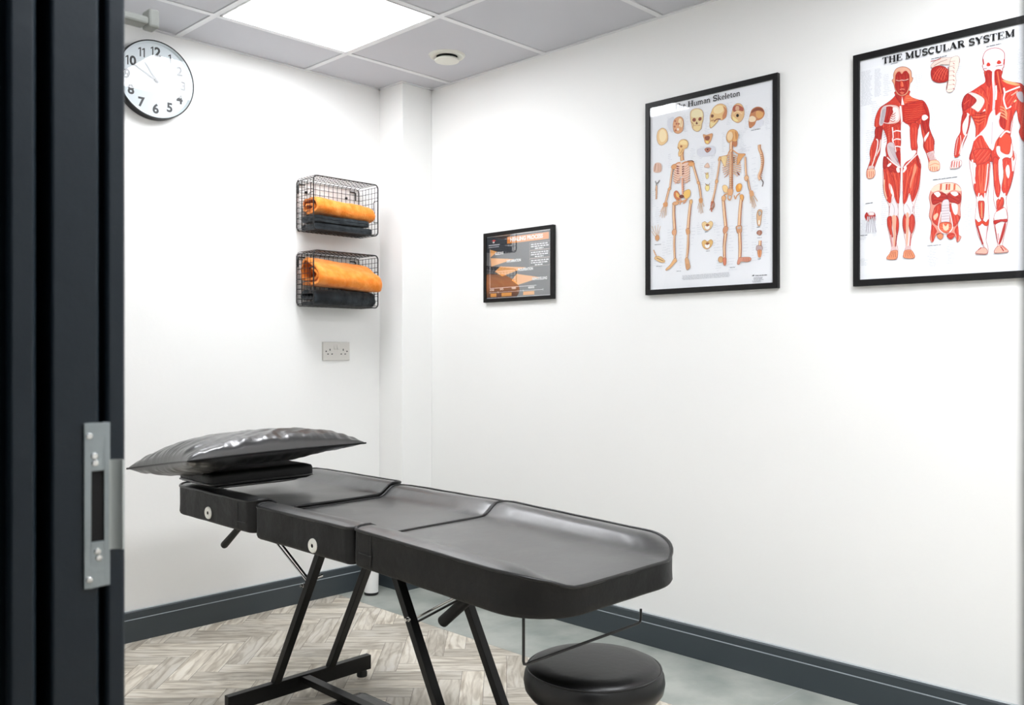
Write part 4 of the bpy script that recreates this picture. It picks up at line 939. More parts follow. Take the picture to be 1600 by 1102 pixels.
# ---- abdominal wall detail
def Dd(L): return [(1440+x*.16327, 240+y*.16327) for x, y in L]
A.blob(Dd([(95,350),(130,310),(200,285),(290,280),(350,300),(382,350),(384,440),(372,520),(376,610),(352,660),(355,770),(382,800),(345,850),(330,800),(300,790),(230,765),(150,770),(110,850),(85,820),(92,760),(100,660),(76,600),(88,500),(76,420)]), (228,150,134), (160,70,64))
A.blob(Dd([(95,340),(150,300),(230,285),(300,284),(360,315),(380,360),(300,350),(235,385),(180,352),(110,370)]), (238,206,186))
for x in (190, 245, 270, 320): A.line(Dd([(x,292),(x-4,350)]), .0052, (206,96,60) if x != 245 else (190,60,46))
A.blob(Dd([(100,400),(135,372),(185,370),(238,395),(245,440),(220,465),(180,468),(120,492),(100,460)]), RED2, DK); A.blob(Dd([(248,400),(280,375),(340,372),(378,400),(366,480),(300,470),(258,455)]), RED2, DK)
A.blob(Dd([(122,380),(165,368),(185,395),(160,420),(140,405)]), PALE); A.blob(Dd([(280,376),(330,366),(356,392),(320,410)]), PALE)
A.blob(Dd([(200,470),(240,440),(268,470),(272,640),(250,660),(195,660),(190,600)]), (218,208,212), (150,120,126))
for k in range(6): A.line(Dd([(196,500+k*26),(266,494+k*26)]), .0012, (160,140,150))
A.blob(Dd([(135,510),(175,480),(190,500),(182,600),(160,690),(105,640),(115,560)]), RED, DK); A.blob(Dd([(270,490),(300,500),(318,570),(372,610),(330,690),(300,690),(285,600)]), RED, DK)
A.blob(Dd([(290,480),(345,490),(348,560),(330,590),(305,560)]), PALE); A.blob(Dd([(118,600),(155,570),(160,600),(130,640)]), (240,190,160))
A.blob(Dd([(170,690),(200,660),(270,660),(295,700),(280,745),(230,760),(185,745)]), RED3, DK); A.blob(Dd([(210,670),(232,700),(258,672),(262,720),(236,740),(210,720)]), (244,206,176))
A.line(Dd([(190,560),(165,700),(200,755),(235,768)]), .0026, PALE); A.line(Dd([(275,560),(300,700),(270,755)]), .0026, PALE)
A.blob(Dd([(100,680),(150,740),(130,780),(112,850),(98,800)]), RED); A.blob(Dd([(350,690),(318,740),(340,790),(345,848),(360,790)]), RED)
A.blob(Dd([(150,790),(182,765),(212,790),(184,824)]), (226,140,96), RED2); A.blob(Dd([(245,790),(285,760),(322,780),(285,822)]), RED, RED2)
# ---- small hand detail
A.blob(Ab([(75,570),(98,530),(120,565),(150,555),(175,535),(190,590),(180,620),(150,590),(110,625),(92,610)]), RED2); A.blob(Ab([(118,535),(165,532),(170,560),(125,562)]), PALE, (190,130,130))
for x0, x1 in ((100,90),(118,110),(140,132),(160,160),(178,192)): A.line(Ab([(x0+8,575),(x0,650),(x1,735)]), .0034, (214,210,216)); A.line(Ab([(x0+8,575),(x0,650),(x1,735)]), .0010, (150,150,160))
# ---- back figure
A.blob(Ad([(480,0),(465,110),(480,200),(500,330),(530,440),(520,560),(518,650),(545,780),(590,870),(600,900),(560,930),(515,958),(560,966),(632,960),(640,900),(620,820),(645,680),(648,600),(640,440),(648,300),(660,150),(665,-20)]), PALE, (186,110,110))
A.blob(Ad([(685,-20),(690,150),(695,320),(692,440),(720,560),(690,640),(715,780),(730,880),(698,930),(705,955),(760,950),(830,945),(825,920),(780,880),(800,760),(828,640),(820,520),(815,420),(860,300),(892,150),(890,-20)]), PALE, (186,110,110))
A.blob(Ac([(462,290),(468,390),(420,430),(345,480),(280,520),(252,600),(262,680),(245,760),(240,850),(200,930),(185,1070),(230,1060),(270,950),(300,880),(328,760),(335,700),(375,790),(375,900),(345,1000),(330,1110),(520,1120),(720,1110),(705,980),(690,880),(700,760),(745,650),(765,740),(785,800),(770,850),(800,920),(840,940),(860,700),(850,520),(800,420),(720,400),(640,380),(610,350),(612,290)]), RED, (150,40,36))
A.blob(Ac([(442,180),(468,120),(530,92),(590,95),(635,130),(640,190),(632,260),(618,275),(612,300),(470,300),(445,270),(438,250),(446,235)]), (236,216,222), RED2, .0016)
A.blob(Ac([(476,250),(482,228),(498,222),(512,245),(495,256)]), (196,52,34)); A.blob(Ac([(568,228),(580,204),(598,204),(610,225),(588,236)]), (196,52,34))
A.line(Ac([(445,265),(520,270),(545,262),(630,240)]), .0070, (238,206,208)); A.line(Ac([(450,278),(480,276)]), .0016, DK); A.line(Ac([(560,254),(620,246)]), .0016, DK)
A.line(Ac([(446,190),(452,240)]), .0020, RED); A.line(Ac([(634,190),(630,240)]), .0020, RED)
A.blob(Ac([(470,300),(520,300),(522,400),(500,450),(470,400)]), RED2); A.blob(Ac([(552,295),(610,290),(606,380),(640,480),(600,500),(555,400)]), RED2); A.line(Ac([(575,300),(590,400),(610,500)]), .0034, RED3)
A.line(Ac([(538,285),(536,380),(545,500),(540,640),(530,760)]), .0060, (238,212,216)); A.line(Ac([(542,420),(544,560),(528,780),(520,900)]), .0022, GREY); A.line(Ac([(562,430),(565,500),(560,560)]), .0040, PALE)
A.blob(Ac([(310,498),(345,492),(400,510),(455,550),(452,600),(405,668),(370,650),(335,622),(385,570),(340,530)]), (236,206,200), (170,80,76))
A.blob(Ac([(300,505),(340,520),(385,565),(340,620),(300,640),(270,665),(256,610),(268,550)]), RED2, DK); A.line(Ac([(375,680),(440,680),(470,655)]), .0020, DK); A.line(Ac([(270,600),(320,560)]), .0016, RED3); A.poly(Ac([(440,665),(462,640),(468,660)]), PALE)
for k in range(6): A.line(Ac([(345+k*8,700+k*14),(410,700+k*16),(480-k*6,690+k*12)]), .0026, RED3 if k % 2 else (176,44,34))
A.line(Ac([(420,440),(470,500),(500,640)]), .0016, RED2); A.line(Ac([(380,480),(450,530),(500,600)]), .0014, RED3)
A.blob(Ac([(500,700),(548,640),(560,700),(600,670),(625,690),(590,740),(600,800),(640,830),(600,880),(560,940),(540,1010),(515,1010),(470,930),(450,880),(410,870),(470,800)]), (238,212,214), (196,120,120))
A.line(Ac([(528,760),(524,960)]), .0020, GREY); A.blob(Ac([(600,690),(640,670),(650,740),(640,830),(600,790)]), RED2)
for k in range(4): A.line(Ac([(600,620+k*26),(640,640+k*26),(662,690+k*16)]), .0030, (236,150,110))
A.blob(Ac([(630,500),(700,480),(790,440),(800,500),(750,560),(700,620),(660,645),(640,600)]), RED, DK); A.line(Ac([(632,450),(640,500),(632,560),(660,640),(700,615)]), .0040, PALE); A.line(Ac([(640,495),(700,470),(780,440)]), .0044, PALE)
A.line(Ac([(700,520),(760,480)]), .0030, (238,170,150)); A.line(Ac([(725,580),(745,560)]), .0040, (238,190,150)); A.blob(Ac([(620,380),(700,395),(780,420),(740,430),(660,410)]), (236,160,110)); A.blob(Ac([(745,500),(800,490),(810,580),(770,560)]), GREY)
A.line(Ac([(655,650),(690,640),(700,700),(690,800)]), .0020, RED2)
# arm on the left of the back figure
A.blob(Ac([(275,690),(320,690),(318,780),(300,880),(268,870),(258,800)]), (240,216,212)); A.blob(Ac([(262,680),(290,670),(300,700),(268,760),(252,800),(248,740)]), RED2)
A.line(Ac([(322,700),(315,790),(295,870)]), .0034, RED2); A.line(Ac([(250,860),(225,930),(222,1060)]), .0050, RED); A.line(Ac([(220,900),(205,980),(196,1060)]), .0016, (236,190,180)); A.line(Ac([(240,880),(245,960),(228,1050)]), .0020, (240,200,190)); A.line(Ac([(290,880),(260,950),(240,1060)]), .0034, PALE)
A.blob(Ad([(285,110),(300,70),(380,66),(386,110),(345,140),(290,146),(276,140)]), (232,214,210), (170,120,120))
for k in range(4): A.line(Ad([(300+k*22,75),(290+k*24,135)]), .0026, (200,70,56))
# glutes / thighs
A.blob(Ac([(368,920),(400,885),(440,880),(470,940),(500,990),(515,1050),(512,1120),(340,1120),(345,1010)]), RED, DK); A.line(Ac([(360,930),(400,885),(440,878),(470,930),(512,1000)]), .0034, PALE)
A.blob(Ad([(510,-30),(660,-40),(660,30),(640,80),(600,92),(540,118),(520,80)]), RED, DK)
A.blob(Ad([(530,120),(600,95),(655,70),(650,180),(640,300),(605,440),(580,395),(545,420),(520,380),(505,310),(520,220)]), RED, (150,50,44))
for a, b_, c_ in ((560,560,570),(590,585,585),(620,610,600)): A.line(Ad([(a,110),(b_,240),(c_,380)]), .0030, RED3)
A.line(Ad([(640,100),(625,260),(612,360)]), .0036, (240,200,196)); A.line(Ad([(490,60),(500,180),(515,290)]), .0044, (240,206,204))
A.blob(Ad([(560,440),(580,405),(600,440),(582,460)]), PALE); A.line(Ad([(555,380),(545,440),(556,520)]), .0034, PALE); A.line(Ad([(612,380),(605,450),(600,520)]), .0034, PALE)
A.blob(Ad([(545,470),(575,455),(605,470),(600,600),(585,640),(560,600)]), RED, DK); A.line(Ad([(578,470),(582,620)]), .0020, (240,180,130)); A.line(Ad([(565,480),(568,600)]), .0016, RED3)
A.blob(Ad([(520,630),(550,660),(585,640),(620,660),(645,630),(640,690),(610,690),(585,670),(560,690),(530,690)]), (206,62,34), RED2); A.line(Ad([(535,690),(565,790),(590,870)]), .0044, RED2); A.line(Ad([(636,690),(622,820)]), .0018, (200,130,140))
A.blob(Ad([(520,952),(560,915),(600,900),(632,925),(630,958),(590,962)]), (226,176,160), (150,60,60)); A.line(Ad([(545,925),(575,900)]), .0026, RED2)
# right thigh of back figure
A.blob(Ac([(590,900),(640,860),(690,885),(705,960),(680,1040),(640,1080),(600,1060),(580,1000)]), (214,70,46), DK); A.line(Ac([(600,900),(650,846),(690,856)]), .0044, PALE)
A.blob(Ac([(565,985),(600,980),(610,1030),(680,1050),(700,950),(715,1000),(705,1080),(620,1100),(570,1050)]), (238,208,206), RED2)
A.blob(Ad([(690,50),(740,60),(740,200),(760,330),(740,420),(712,380),(694,240)]), RED, DK); A.blob(Ad([(780,60),(850,50),(885,150),(860,290),(820,400),(790,380),(770,330),(790,200)]), RED, DK)
A.blob(Ad([(742,70),(776,60),(775,200),(762,305),(745,230)]), (242,234,236)); A.blob(Ad([(810,140),(835,110),(850,180),(835,240),(815,200)]), PALE); A.line(Ad([(800,150),(795,300)]), .0026, RED3); A.line(Ad([(705,100),(712,260)]), .0026, RED3); A.line(Ad([(870,40),(878,170)]), .0040, (240,206,204))
A.blob(Ad([(725,450),(770,420),(790,440),(785,500),(730,540),(722,500)]), RED, DK); A.line(Ad([(765,380),(750,440)]), .0036, PALE); A.line(Ad([(800,380),(800,450)]), .0036, PALE)
A.blob(Ad([(700,590),(740,540),(800,520),(822,580),(820,630),(760,632),(705,645)]), PALE, RED2); A.line(Ad([(720,555),(790,515)]), .0040, RED)
A.blob(Ad([(695,645),(760,635),(822,630),(815,660),(775,650),(735,665),(705,680)]), (180,40,34), DK); A.blob(Ad([(795,670),(760,790),(740,870),(758,862),(790,780),(812,680)]), RED2); A.line(Ad([(705,680),(732,860)]), .0018, RED2); A.line(Ad([(738,765),(742,830)]), .0040, (226,170,170))
A.blob(Ad([(700,935),(720,900),(770,880),(826,922),(828,942),(760,952),(706,952)]), (226,176,160), (150,60,60)); A.line(Ad([(760,890),(790,935)]), .0030, RED2); A.line(Ad([(775,885),(815,925)]), .0020, RED)
serif(A, 'THE MUSCULAR SYSTEM', (1379.5, 101), (1587, 57.3), .0205, bold=1.3)
A.build('printed_chart', t)

FIB.clear()
# ================= human skeleton
t, ins = frame('skeleton_poster', [(1008, 161), (1215, 114.2), (1215, 451), (1008, 460.5)], .0195, 'framed chart of two yellowish skeletons hanging in the middle of the right wall', 'poster')
S = Art(PLX)
def E(L): return [(1020+x*.10896, 200+y*.10896) for x, y in L]
def F(L): return [(1105+x*.11792, 190+y*.11792) for x, y in L]
def G(L): return [(1000+x*.15884, 290+y*.15884) for x, y in L]
def H(L): return [(1000+x*.14521, 140+y*.14521) for x, y in L]
def K(L): return [(990+x*.33566, 100+y*.33566) for x, y in L]
CR_ = (238, 204, 152); BR = (176, 112, 74); OR_ = (222, 152, 84); LT = (246, 226, 184); DB = (122, 74, 56)
for (x0, y0, x1, n, dy, sd, c_) in ((290,300,360,10,.0058,1,H),(460,270,540,12,.0058,2,H),(690,250,760,14,.0058,3,H),(930,150,1000,14,.0058,4,H),(1120,180,1190,16,.0056,5,H),(1340,200,1400,14,.0056,6,H),
    (640,620,700,8,.0058,7,H),(750,620,810,8,.0058,8,H),(640,800,700,12,.007,9,H),(750,790,830,16,.007,10,H),(300,700,350,8,.007,11,H),(540,640,620,12,.006,12,H),(1060,450,1150,12,.006,13,H),(880,470,930,12,.006,14,H),(1060,640,1200,4,.004,15,H),
    (1200,740,1270,6,.02,16,H),(1220,850,1280,9,.012,17,H),(1110,800,1160,8,.008,18,H),(150,220,220,8,.008,19,G),(260,440,320,10,.010,20,G),(380,400,440,12,.012,21,G),(500,420,550,6,.012,22,G),(560,370,610,6,.008,23,G),
    (720,370,770,5,.008,24,G),(720,540,780,6,.009,25,G),(740,400,820,9,.011,26,G),(870,400,950,9,.011,27,G),(1010,400,1070,9,.011,28,G),(1090,230,1150,12,.007,29,G),(1200,220,1270,14,.007,30,G),(1100,560,1150,8,.009,31,G),(1200,560,1270,6,.009,32,G),
    (120,380,150,8,.007,33,G),(210,560,280,10,.010,34,G),(130,660,190,8,.007,35,G),(380,680,440,6,.010,36,G),(740,740,820,5,.009,37,G),(860,720,960,5,.010,38,G),(120,60,160,8,.008,39,G)):
    a = c_([(x0, y0)])[0]; b_ = c_([(x1, y0)])[0]; S.rows(a[0], a[1], b_[0], n, dy, sd, (204, 208, 216), .0010, .6)
for x0, y0, x1, c_ in ((1195,440,1300,H),(360,842,405,G),(885,806,940,G),(1150,410,1190,G),(1155,514,1200,G),(1160,722,1200,G),(640,455,680,G),(650,645,690,G),(145,582,210,G),(160,795,220,G)):
    a = c_([(x0, y0)])[0]; b_ = c_([(x1, y0)])[0]; S.rows(a[0], a[1], b_[0], 1, .004, 50, (120, 122, 130), .0016, .1)
a = G([(415, 888)])[0]; b_ = G([(895, 888)])[0]; S.rows(a[0], a[1], b_[0], 4, .0046, 60, (176, 178, 184), .0013, .06)
a = G([(1135, 884)])[0]; b_ = G([(1255, 884)])[0]; S.rows(a[0], a[1], b_[0], 1, .004, 61, (90, 92, 100), .0022, .05)
a = G([(1095, 908)])[0]; b_ = G([(1230, 908)])[0]; S.rows(a[0], a[1], b_[0], 5, .0038, 62, (160, 162, 170), .0013, .5)
S.poly(G([(1100, 890), (1118, 878), (1130, 884), (1118, 892)]), (60, 60, 66))
for q in (H([(690,620),(800,610),(800,700),(640,720),(620,650)]), E([(0,180),(10,100)]) and H([(300,330),(370,300),(360,460),(310,420)]), H([(1240,330),(1330,330),(1300,400),(1220,420)])): S.blob(q, (222, 224, 232))
# skull row
S.blob(H([(243,415),(285,440),(302,500),(292,560),(240,600),(200,580),(184,520),(196,450)]), CR_, BR); S.blob(H([(240,430),(275,455),(285,510),(270,550),(235,565),(210,520),(215,460)]), LT)
S.blob(H([(430,292),(465,320),(470,390),(455,450),(410,475),(368,450),(358,380),(375,320)]), (226,172,130), BR); S.blob(H([(430,310),(460,340),(458,400),(430,400),(415,350)]), LT)
for a_, b_ in ((380,340),(375,400),(385,440),(420,370),(395,370)): S.blob(H([(a_,b_-12),(a_+12,b_),(a_,b_+12),(a_-10,b_)]), (190,116,90))
S.blob(H([(410,415),(422,425),(418,442),(404,440),(400,425)]), (250,240,230)); S.line(H([(450,330),(440,400),(445,440)]), .0016, (206,150,100))
S.blob(H([(545,250),(570,215),(620,205),(670,225),(685,280),(678,340),(668,370),(662,420),(630,450),(600,448),(568,420),(556,370),(545,320)]), (230,206,156), BR)
S.blob(H([(562,240),(620,215),(670,240),(675,290),(620,300),(560,295)]), (238,226,186)); S.blob(H([(565,330),(580,308),(600,312),(602,338),(582,348)]), (146,80,62)); S.blob(H([(630,325),(640,302),(662,300),(664,325),(645,338)]), (146,80,62))
S.blob(H([(603,368),(612,345),(624,368),(613,376)]), (110,60,50)); S.line(H([(585,388),(615,392),(650,384)]), .0020, (206,160,120)); S.blob(H([(575,400),(615,392),(655,398),(632,440),(600,442)]), (236,214,160)); S.line(H([(556,350),(575,375),(572,410)]), .0020, BR)
S.blob(H([(790,200),(830,165),(880,155),(925,180),(938,240),(925,300),(885,330),(850,318),(835,350),(770,415),(752,395),(756,340),(755,290),(772,240)]), (232,196,140), BR)
S.blob(H([(800,200),(850,172),(890,180),(900,230),(850,260),(800,250)]), (244,222,172)); S.blob(H([(900,180),(935,220),(930,290),(895,325),(890,280),(912,230)]), (206,140,100)); S.blob(H([(770,270),(795,275),(790,300),(768,300)]), DB); S.line(H([(800,345),(830,320),(870,320)]), .0036, (130,66,60)); S.line(H([(765,335),(800,330)]), .0022, (160,96,70)); S.blob(H([(758,350),(800,360),(822,350),(770,408)]), (240,222,166))
S.blob(H([(1010,180),(1050,150),(1095,165),(1122,220),(1120,290),(1090,340),(1050,358),(1000,330),(984,290),(995,230)]), (226,188,140), BR); S.blob(H([(1005,190),(1050,165),(1110,195),(1110,235),(1060,225),(1010,240)]), (172,92,74)); S.blob(H([(1035,180),(1065,180),(1068,220),(1030,222)]), (214,170,140)); S.line(H([(1010,260),(1050,235),(1100,262)]), .0026, (240,214,170)); S.blob(H([(1052,262),(1068,275),(1060,296),(1042,294),(1038,275)]), (40,28,24)); S.blob(H([(1000,290),(1030,310),(1060,335),(1030,345),(1005,325)]), (240,222,160))
S.blob(H([(1190,260),(1210,215),(1260,188),(1315,200),(1342,250),(1325,300),(1285,328),(1255,335),(1235,380),(1195,412),(1178,400),(1172,340),(1180,300)]), (196,132,92), BR); S.blob(H([(1200,255),(1215,220),(1260,195),(1315,205),(1335,240),(1290,225),(1240,235)]), (146,84,62)); S.blob(H([(1180,300),(1215,285),(1250,310),(1235,345),(1180,345)]), (240,220,190)); S.blob(H([(1260,230),(1325,250),(1318,295),(1275,310),(1250,280)]), (222,170,110))
# centre column details
S.blob(H([(682,485),(720,490),(782,475),(770,540),(740,585),(705,575),(692,530)]), (220,166,120), BR); S.blob(H([(700,510),(740,500),(755,520),(735,550),(708,545)]), (150,90,70)); S.blob(H([(710,550),(740,555),(735,580),(712,575)]), (238,212,130))
S.blob(H([(700,640),(730,626),(768,634),(750,665),(725,678),(705,660)]), (190,130,110), DB); S.blob(H([(722,640),(738,640),(735,655),(722,652)]), (110,60,50))
S.blob(H([(695,830),(730,790),(752,835),(725,842)]), (232,200,180), BR, .0008); S.blob(H([(712,905),(730,895),(742,930),(730,962),(712,950)]), (238,222,160), BR, .0008); S.line(H([(700,895),(722,915),(742,892)]), .0016, BR)
S.blob(H([(708,1040),(725,1020),(748,1040),(745,1080),(722,1095),(706,1070)]), (238,222,150), BR, .0010); S.line(H([(705,1012),(730,1035),(755,1010)]), .0020, DB)
# left column details
S.blob(H([(165,795),(230,800),(228,885),(150,885)]), (224,190,172)); S.line(H([(172,800),(160,880)]), .0030, (150,110,90)); S.line(H([(200,802),(198,884)]), .0014, BR); S.line(H([(222,802),(220,884)]), .0014, BR)
S.line(H([(215,975),(200,1000),(180,1020),(172,1090)]), .0056, (140,140,140)); S.line(H([(168,985),(180,1020)]), .0050, (150,148,146)); S.bone(G([(165,0),(165,60),(162,135)]), .0056); S.line(G([(158,40),(157,135)]), .0016, DB)
for x0, y0, x1, y1 in ((165,495,120,400),(168,490,150,395),(175,490,182,385),(182,495,205,400),(158,510,118,450)): S.line(G([(x0,y0),((x0+x1)/2-2,(y0+y1)/2),(x1,y1)]), .0022, (200,160,130)); S.line(G([(x0,y0),(x1,y1)]), .0008, LT)
S.blob(G([(155,500),(185,490),(192,525),(170,545),(155,530)]), (214,160,110), BR); S.bone(G([(172,530),(170,548)]), .004)
S.bone(G([(135,635),(165,700)]), .0040); S.blob(G([(150,705),(185,695),(240,730),(245,755),(200,755),(150,725)]), (232,196,140), BR); S.line(G([(165,712),(235,745)]), .0020, DB)
# pelvis details
for dy, cc in ((0, (236,206,150)), (182, (232,190,120))):
    S.blob(G([(612,375+dy),(640,355+dy),(665,370+dy),(700,350+dy),(720,375+dy),(700,420+dy),(662,444+dy),(625,425+dy)]), cc, BR); S.blob(G([(640,395+dy),(665,402+dy),(690,392+dy),(685,425+dy),(662,436+dy),(642,422+dy)]), (246,244,240), BR, .001); S.blob(G([(650,384+dy),(668,378+dy),(684,386+dy),(664,404+dy)]), (160,100,70))
# right column details
S.line(H([(1288,595),(1290,640),(1312,700),(1322,780),(1310,860),(1285,930),(1300,970)]), .0118, (196,140,104)); S.line(H([(1284,600),(1286,640),(1306,700),(1314,780),(1302,860),(1278,930),(1292,968)]), .0062, (236,196,158))
S.line(H([(1310,970),(1328,1000),(1318,1045)]), .0040, (120,110,110))
for k in range(13): S.line(H([(1308-abs(k-6)*1.5,700+k*22),(1334-abs(k-5)*3,704+k*22)]), .0022, (150,96,80))
S.blob(G([(1160,250),(1180,236),(1205,250),(1200,300),(1186,390),(1160,390),(1150,300)]), (222,180,140), DB); S.blob(G([(1165,262),(1185,250),(1198,275),(1178,300)]), (190,186,180), DB); S.blob(G([(1168,345),(1182,345),(1180,380),(1168,380)]), (246,240,230))
S.blob(G([(1150,470),(1165,445),(1195,445),(1202,470),(1180,490)]), (176,120,100), DB); S.line(G([(1176,445),(1174,488)]), .0014, (230,200,180))
S.bone(G([(1185,542),(1182,600)]), .0090); S.blob(G([(1148,600),(1165,590),(1204,600),(1200,640),(1150,640)]), (190,170,170), DB); S.blob(G([(1160,640),(1198,640),(1190,702),(1168,702)]), (222,150,100), BR); S.line(G([(1178,640),(1178,700)]), .0014, DB)
# ---- front skeleton
S.bone(E([(430,320),(422,400),(428,470)]), .0105, .0135, (190,130,90), (232,190,140))
S.blob(E([(375,215),(400,178),(440,165),(490,178),(512,225),(495,285),(460,300),(440,350),(405,395),(378,410),(372,360),(385,310),(360,290),(365,250)]), (236,200,142), BR); S.blob(E([(400,200),(450,178),(490,200),(490,240),(440,240),(400,230)]), (246,222,166))
S.blob(E([(395,262),(415,250),(430,268),(410,284)]), (170,110,80)); S.line(E([(372,275),(375,300),(390,320)]), .0026, BR); S.line(E([(440,300),(420,330),(400,370)]), .0020, BR); S.line(E([(460,300),(430,350),(425,390)]), .0018, (222,160,110))
S.blob(E([(330,530),(400,500),(470,500),(525,530),(530,620),(515,700),(500,795),(470,760),(440,710),(400,705),(350,790),(318,800),(310,700),(318,600)]), (240,206,190))
for k in range(8):
    y = 520+k*33; w_ = 70+min(k, 4)*5
    S.line(E([(398,y+28),(360,y+36),(402-w_-14,y+6)]), .0040, (186,116,90)); S.line(E([(398,y+26),(362,y+33),(404-w_-14,y+3)]), .0022, (244,208,176))
    S.line(E([(424,y+28),(470,y+34),(438+w_+12,y-2)]), .0040, (186,116,90)); S.line(E([(424,y+26),(470,y+31),(438+w_+12,y-5)]), .0022, (244,208,176))
for k in range(4): S.blob(E([(345+k*3,540+k*34),(375,548+k*32),(378,560+k*32),(350,556+k*34)]), (128,70,60)); S.blob(E([(425,556+k*34),(450,548+k*32),(452,560+k*32),(428,570+k*34)]), (110,60,50))
S.line(E([(404,505),(406,600),(408,690)]), .0056, (240,204,170)); S.line(E([(300,545),(360,505),(402,500)]), .0050, (214,150,104)); S.line(E([(425,515),(480,490),(592,490)]), .0056, (206,140,92)); S.line(E([(500,478),(560,470),(594,486)]), .0026, (110,66,50))
S.blob(E([(268,560),(290,530),(330,520),(345,560),(320,590),(285,590)]), (224,166,116), BR); S.blob(E([(510,510),(560,490),(600,505),(592,545),(560,550),(530,545)]), (226,166,110), BR)
S.line(E([(372,790),(410,720)]), .0024, (236,196,170)); S.line(E([(330,795),(400,725)]), .0022, (214,160,140))
S.line(E([(430,720),(432,820),(438,960)]), .0100, (236,180,150)); 
for k in range(9): S.line(E([(438,730+k*25),(446,742+k*25)]), .0030, (110,56,56)); S.line(E([(445,738+k*25),(462,744+k*25)]), .0012, (180,140,130))
S.blob(E([(310,925),(335,902),(362,912),(395,965),(405,1010),(360,1035),(320,1005),(305,965)]), (206,124,84), BR); S.blob(E([(340,925),(380,960),(390,1000),(345,985)]), (240,196,120)); S.blob(E([(448,930),(480,895),(530,885),(546,930),(530,990),(480,1015),(450,985)]), (238,196,112), BR)
S.blob(E([(380,985),(410,960),(440,965),(455,990),(415,1010)]), (120,66,56)); S.line(E([(340,1040),(400,1060),(440,1050),(500,1020)]), .0056, (224,170,120)); S.line(E([(395,1010),(410,1060),(390,1100)]), .0044, (214,150,110)); S.line(E([(500,1010),(470,1060),(440,1085)]), .0044, (214,150,110))
S.bone(E([(285,590),(268,700),(250,860)]), .0066); S.bone(E([(240,870),(215,980),(180,1100)]), .0062); S.line(E([(225,880),(195,1000),(168,1100)]), .0022, BR)
S.bone(E([(585,540),(620,660),(655,780)]), .0072); S.bone(E([(668,800),(688,920),(700,1060)]), .0062); S.line(E([(655,810),(675,930),(690,1050)]), .0022, BR)
S.blob(E([(220,880),(245,850),(265,860),(262,885),(235,895)]), (230,180,130), BR); S.blob(E([(640,770),(670,770),(680,795),(660,812),(640,795)]), (230,180,130), BR)
for x0, y0, x1, y1 in ((146,655,126,690),(146,658,124,712),(148,660,134,718),(152,660,145,716),(155,656,153,706)): S.line(K([(x0,y0),((x0+x1)/2-1,(y0+y1)/2),(x1,y1)]), .0024, BR); S.line(K([(x0,y0),(x1,y1)]), .0011, LT)
for x0, y0, x1, y1 in ((312,635,300,675),(314,642,306,692),(316,642,315,698),(318,642,324,694),(320,636,330,664)): S.line(K([(x0,y0),((x0+x1)/2-1,(y0+y1)/2),(x1,y1)]), .0024, BR); S.line(K([(x0,y0),(x1,y1)]), .0011, LT)
S.blob(K([(140,648),(158,644),(158,664),(142,664)]), (220,160,110)); S.blob(K([(306,628),(322,626),(322,645),(308,646)]), (220,160,110))
for hx, pts in ((340,[(336,185),(336,300),(345,440)]), (500,[(503,150),(486,300),(475,440)])): S.bone(G(pts), .0095, .0105)
S.blob(G([(322,180),(345,160),(380,165),(385,180),(350,195)]), (226,176,130), BR); S.blob(G([(490,150),(512,138),(520,160),(505,190)]), (236,190,130), BR)
S.blob(G([(325,440),(345,428),(362,445),(355,490),(330,490),(318,465)]), (226,170,130), BR); S.blob(G([(455,435),(475,420),(492,440),(492,475),(465,485)]), (222,166,120), BR)
S.bone(G([(342,485),(340,600),(346,725)]), .0074); S.bone(G([(478,480),(474,600),(464,715)]), .0074); S.line(G([(485,485),(485,600),(472,715)]), .0022, BR)
S.blob(G([(335,725),(355,715),(365,745),(345,765),(300,815),(262,835),(258,822),(300,780)]), (232,184,130), BR); S.blob(G([(448,720),(475,715),(495,790),(490,815),(462,828),(450,770)]), (226,176,130), BR)
for k in range(3): S.line(G([(462+k*8,770),(460+k*12,822)]), .0010, BR)
# ---- back skeleton
S.bone(F([(325,270),(322,360),(322,420)]), .0110)
S.blob(F([(345,270),(395,255),(400,300),(385,335),(355,325)]), (196,130,92), BR)
S.blob(F([(262,180),(290,125),(345,105),(398,130),(415,185),(405,240),(375,270),(330,262),(290,282),(262,240)]), (226,176,116), BR); S.blob(F([(270,190),(300,140),(335,150),(345,200),(320,250),(280,245)]), (240,214,172)); S.line(F([(345,130),(350,200),(340,262)]), .0016, (176,110,70)); S.blob(F([(370,130),(400,150),(405,220),(385,240),(375,190)]), (200,140,84))
S.line(F([(322,370),(290,410),(270,450),(160,475)]), .0040, (214,156,110)); S.line(F([(330,370),(370,400),(420,430),(505,440)]), .0040, (214,156,110))
for k in range(10):
    y = 445+k*27; w_ = (44, 66, 84, 96, 102, 106, 104, 96, 82, 60)[k]
    S.line(F([(310,y),(288,y+4),(310-w_,y+26+k*2)]), .0034, (190,120,86)); S.line(F([(310,y-1),(288,y+2),(312-w_,y+23+k*2)]), .0018, (246,216,176))
    S.line(F([(345,y),(372,y+4),(350+w_,y+20+k*2)]), .0034, (190,120,86)); S.line(F([(345,y-1),(372,y+2),(348+w_,y+17+k*2)]), .0018, (246,216,176))
S.blob(F([(180,470),(265,458),(262,520),(245,600),(225,585),(195,520)]), (240,214,160), BR); S.blob(F([(415,440),(470,428),(512,435),(470,480),(410,575),(400,550)]), (222,166,110), BR)
for k in range(3): S.blob(F([(352,478+k*28),(368,480+k*28),(366,492+k*28),(352,490+k*28)]), (70,40,34))
S.blob(F([(395,660),(425,690),(440,715),(415,705)]), (120,60,50)); S.line(F([(232,745),(280,700)]), .0022, BR)
S.bone(F([(322,400),(322,600),(322,800),(322,960)]), .0108, .0108); S.line(F([(322,400),(322,650),(322,960)]), .0018, (130,60,50))
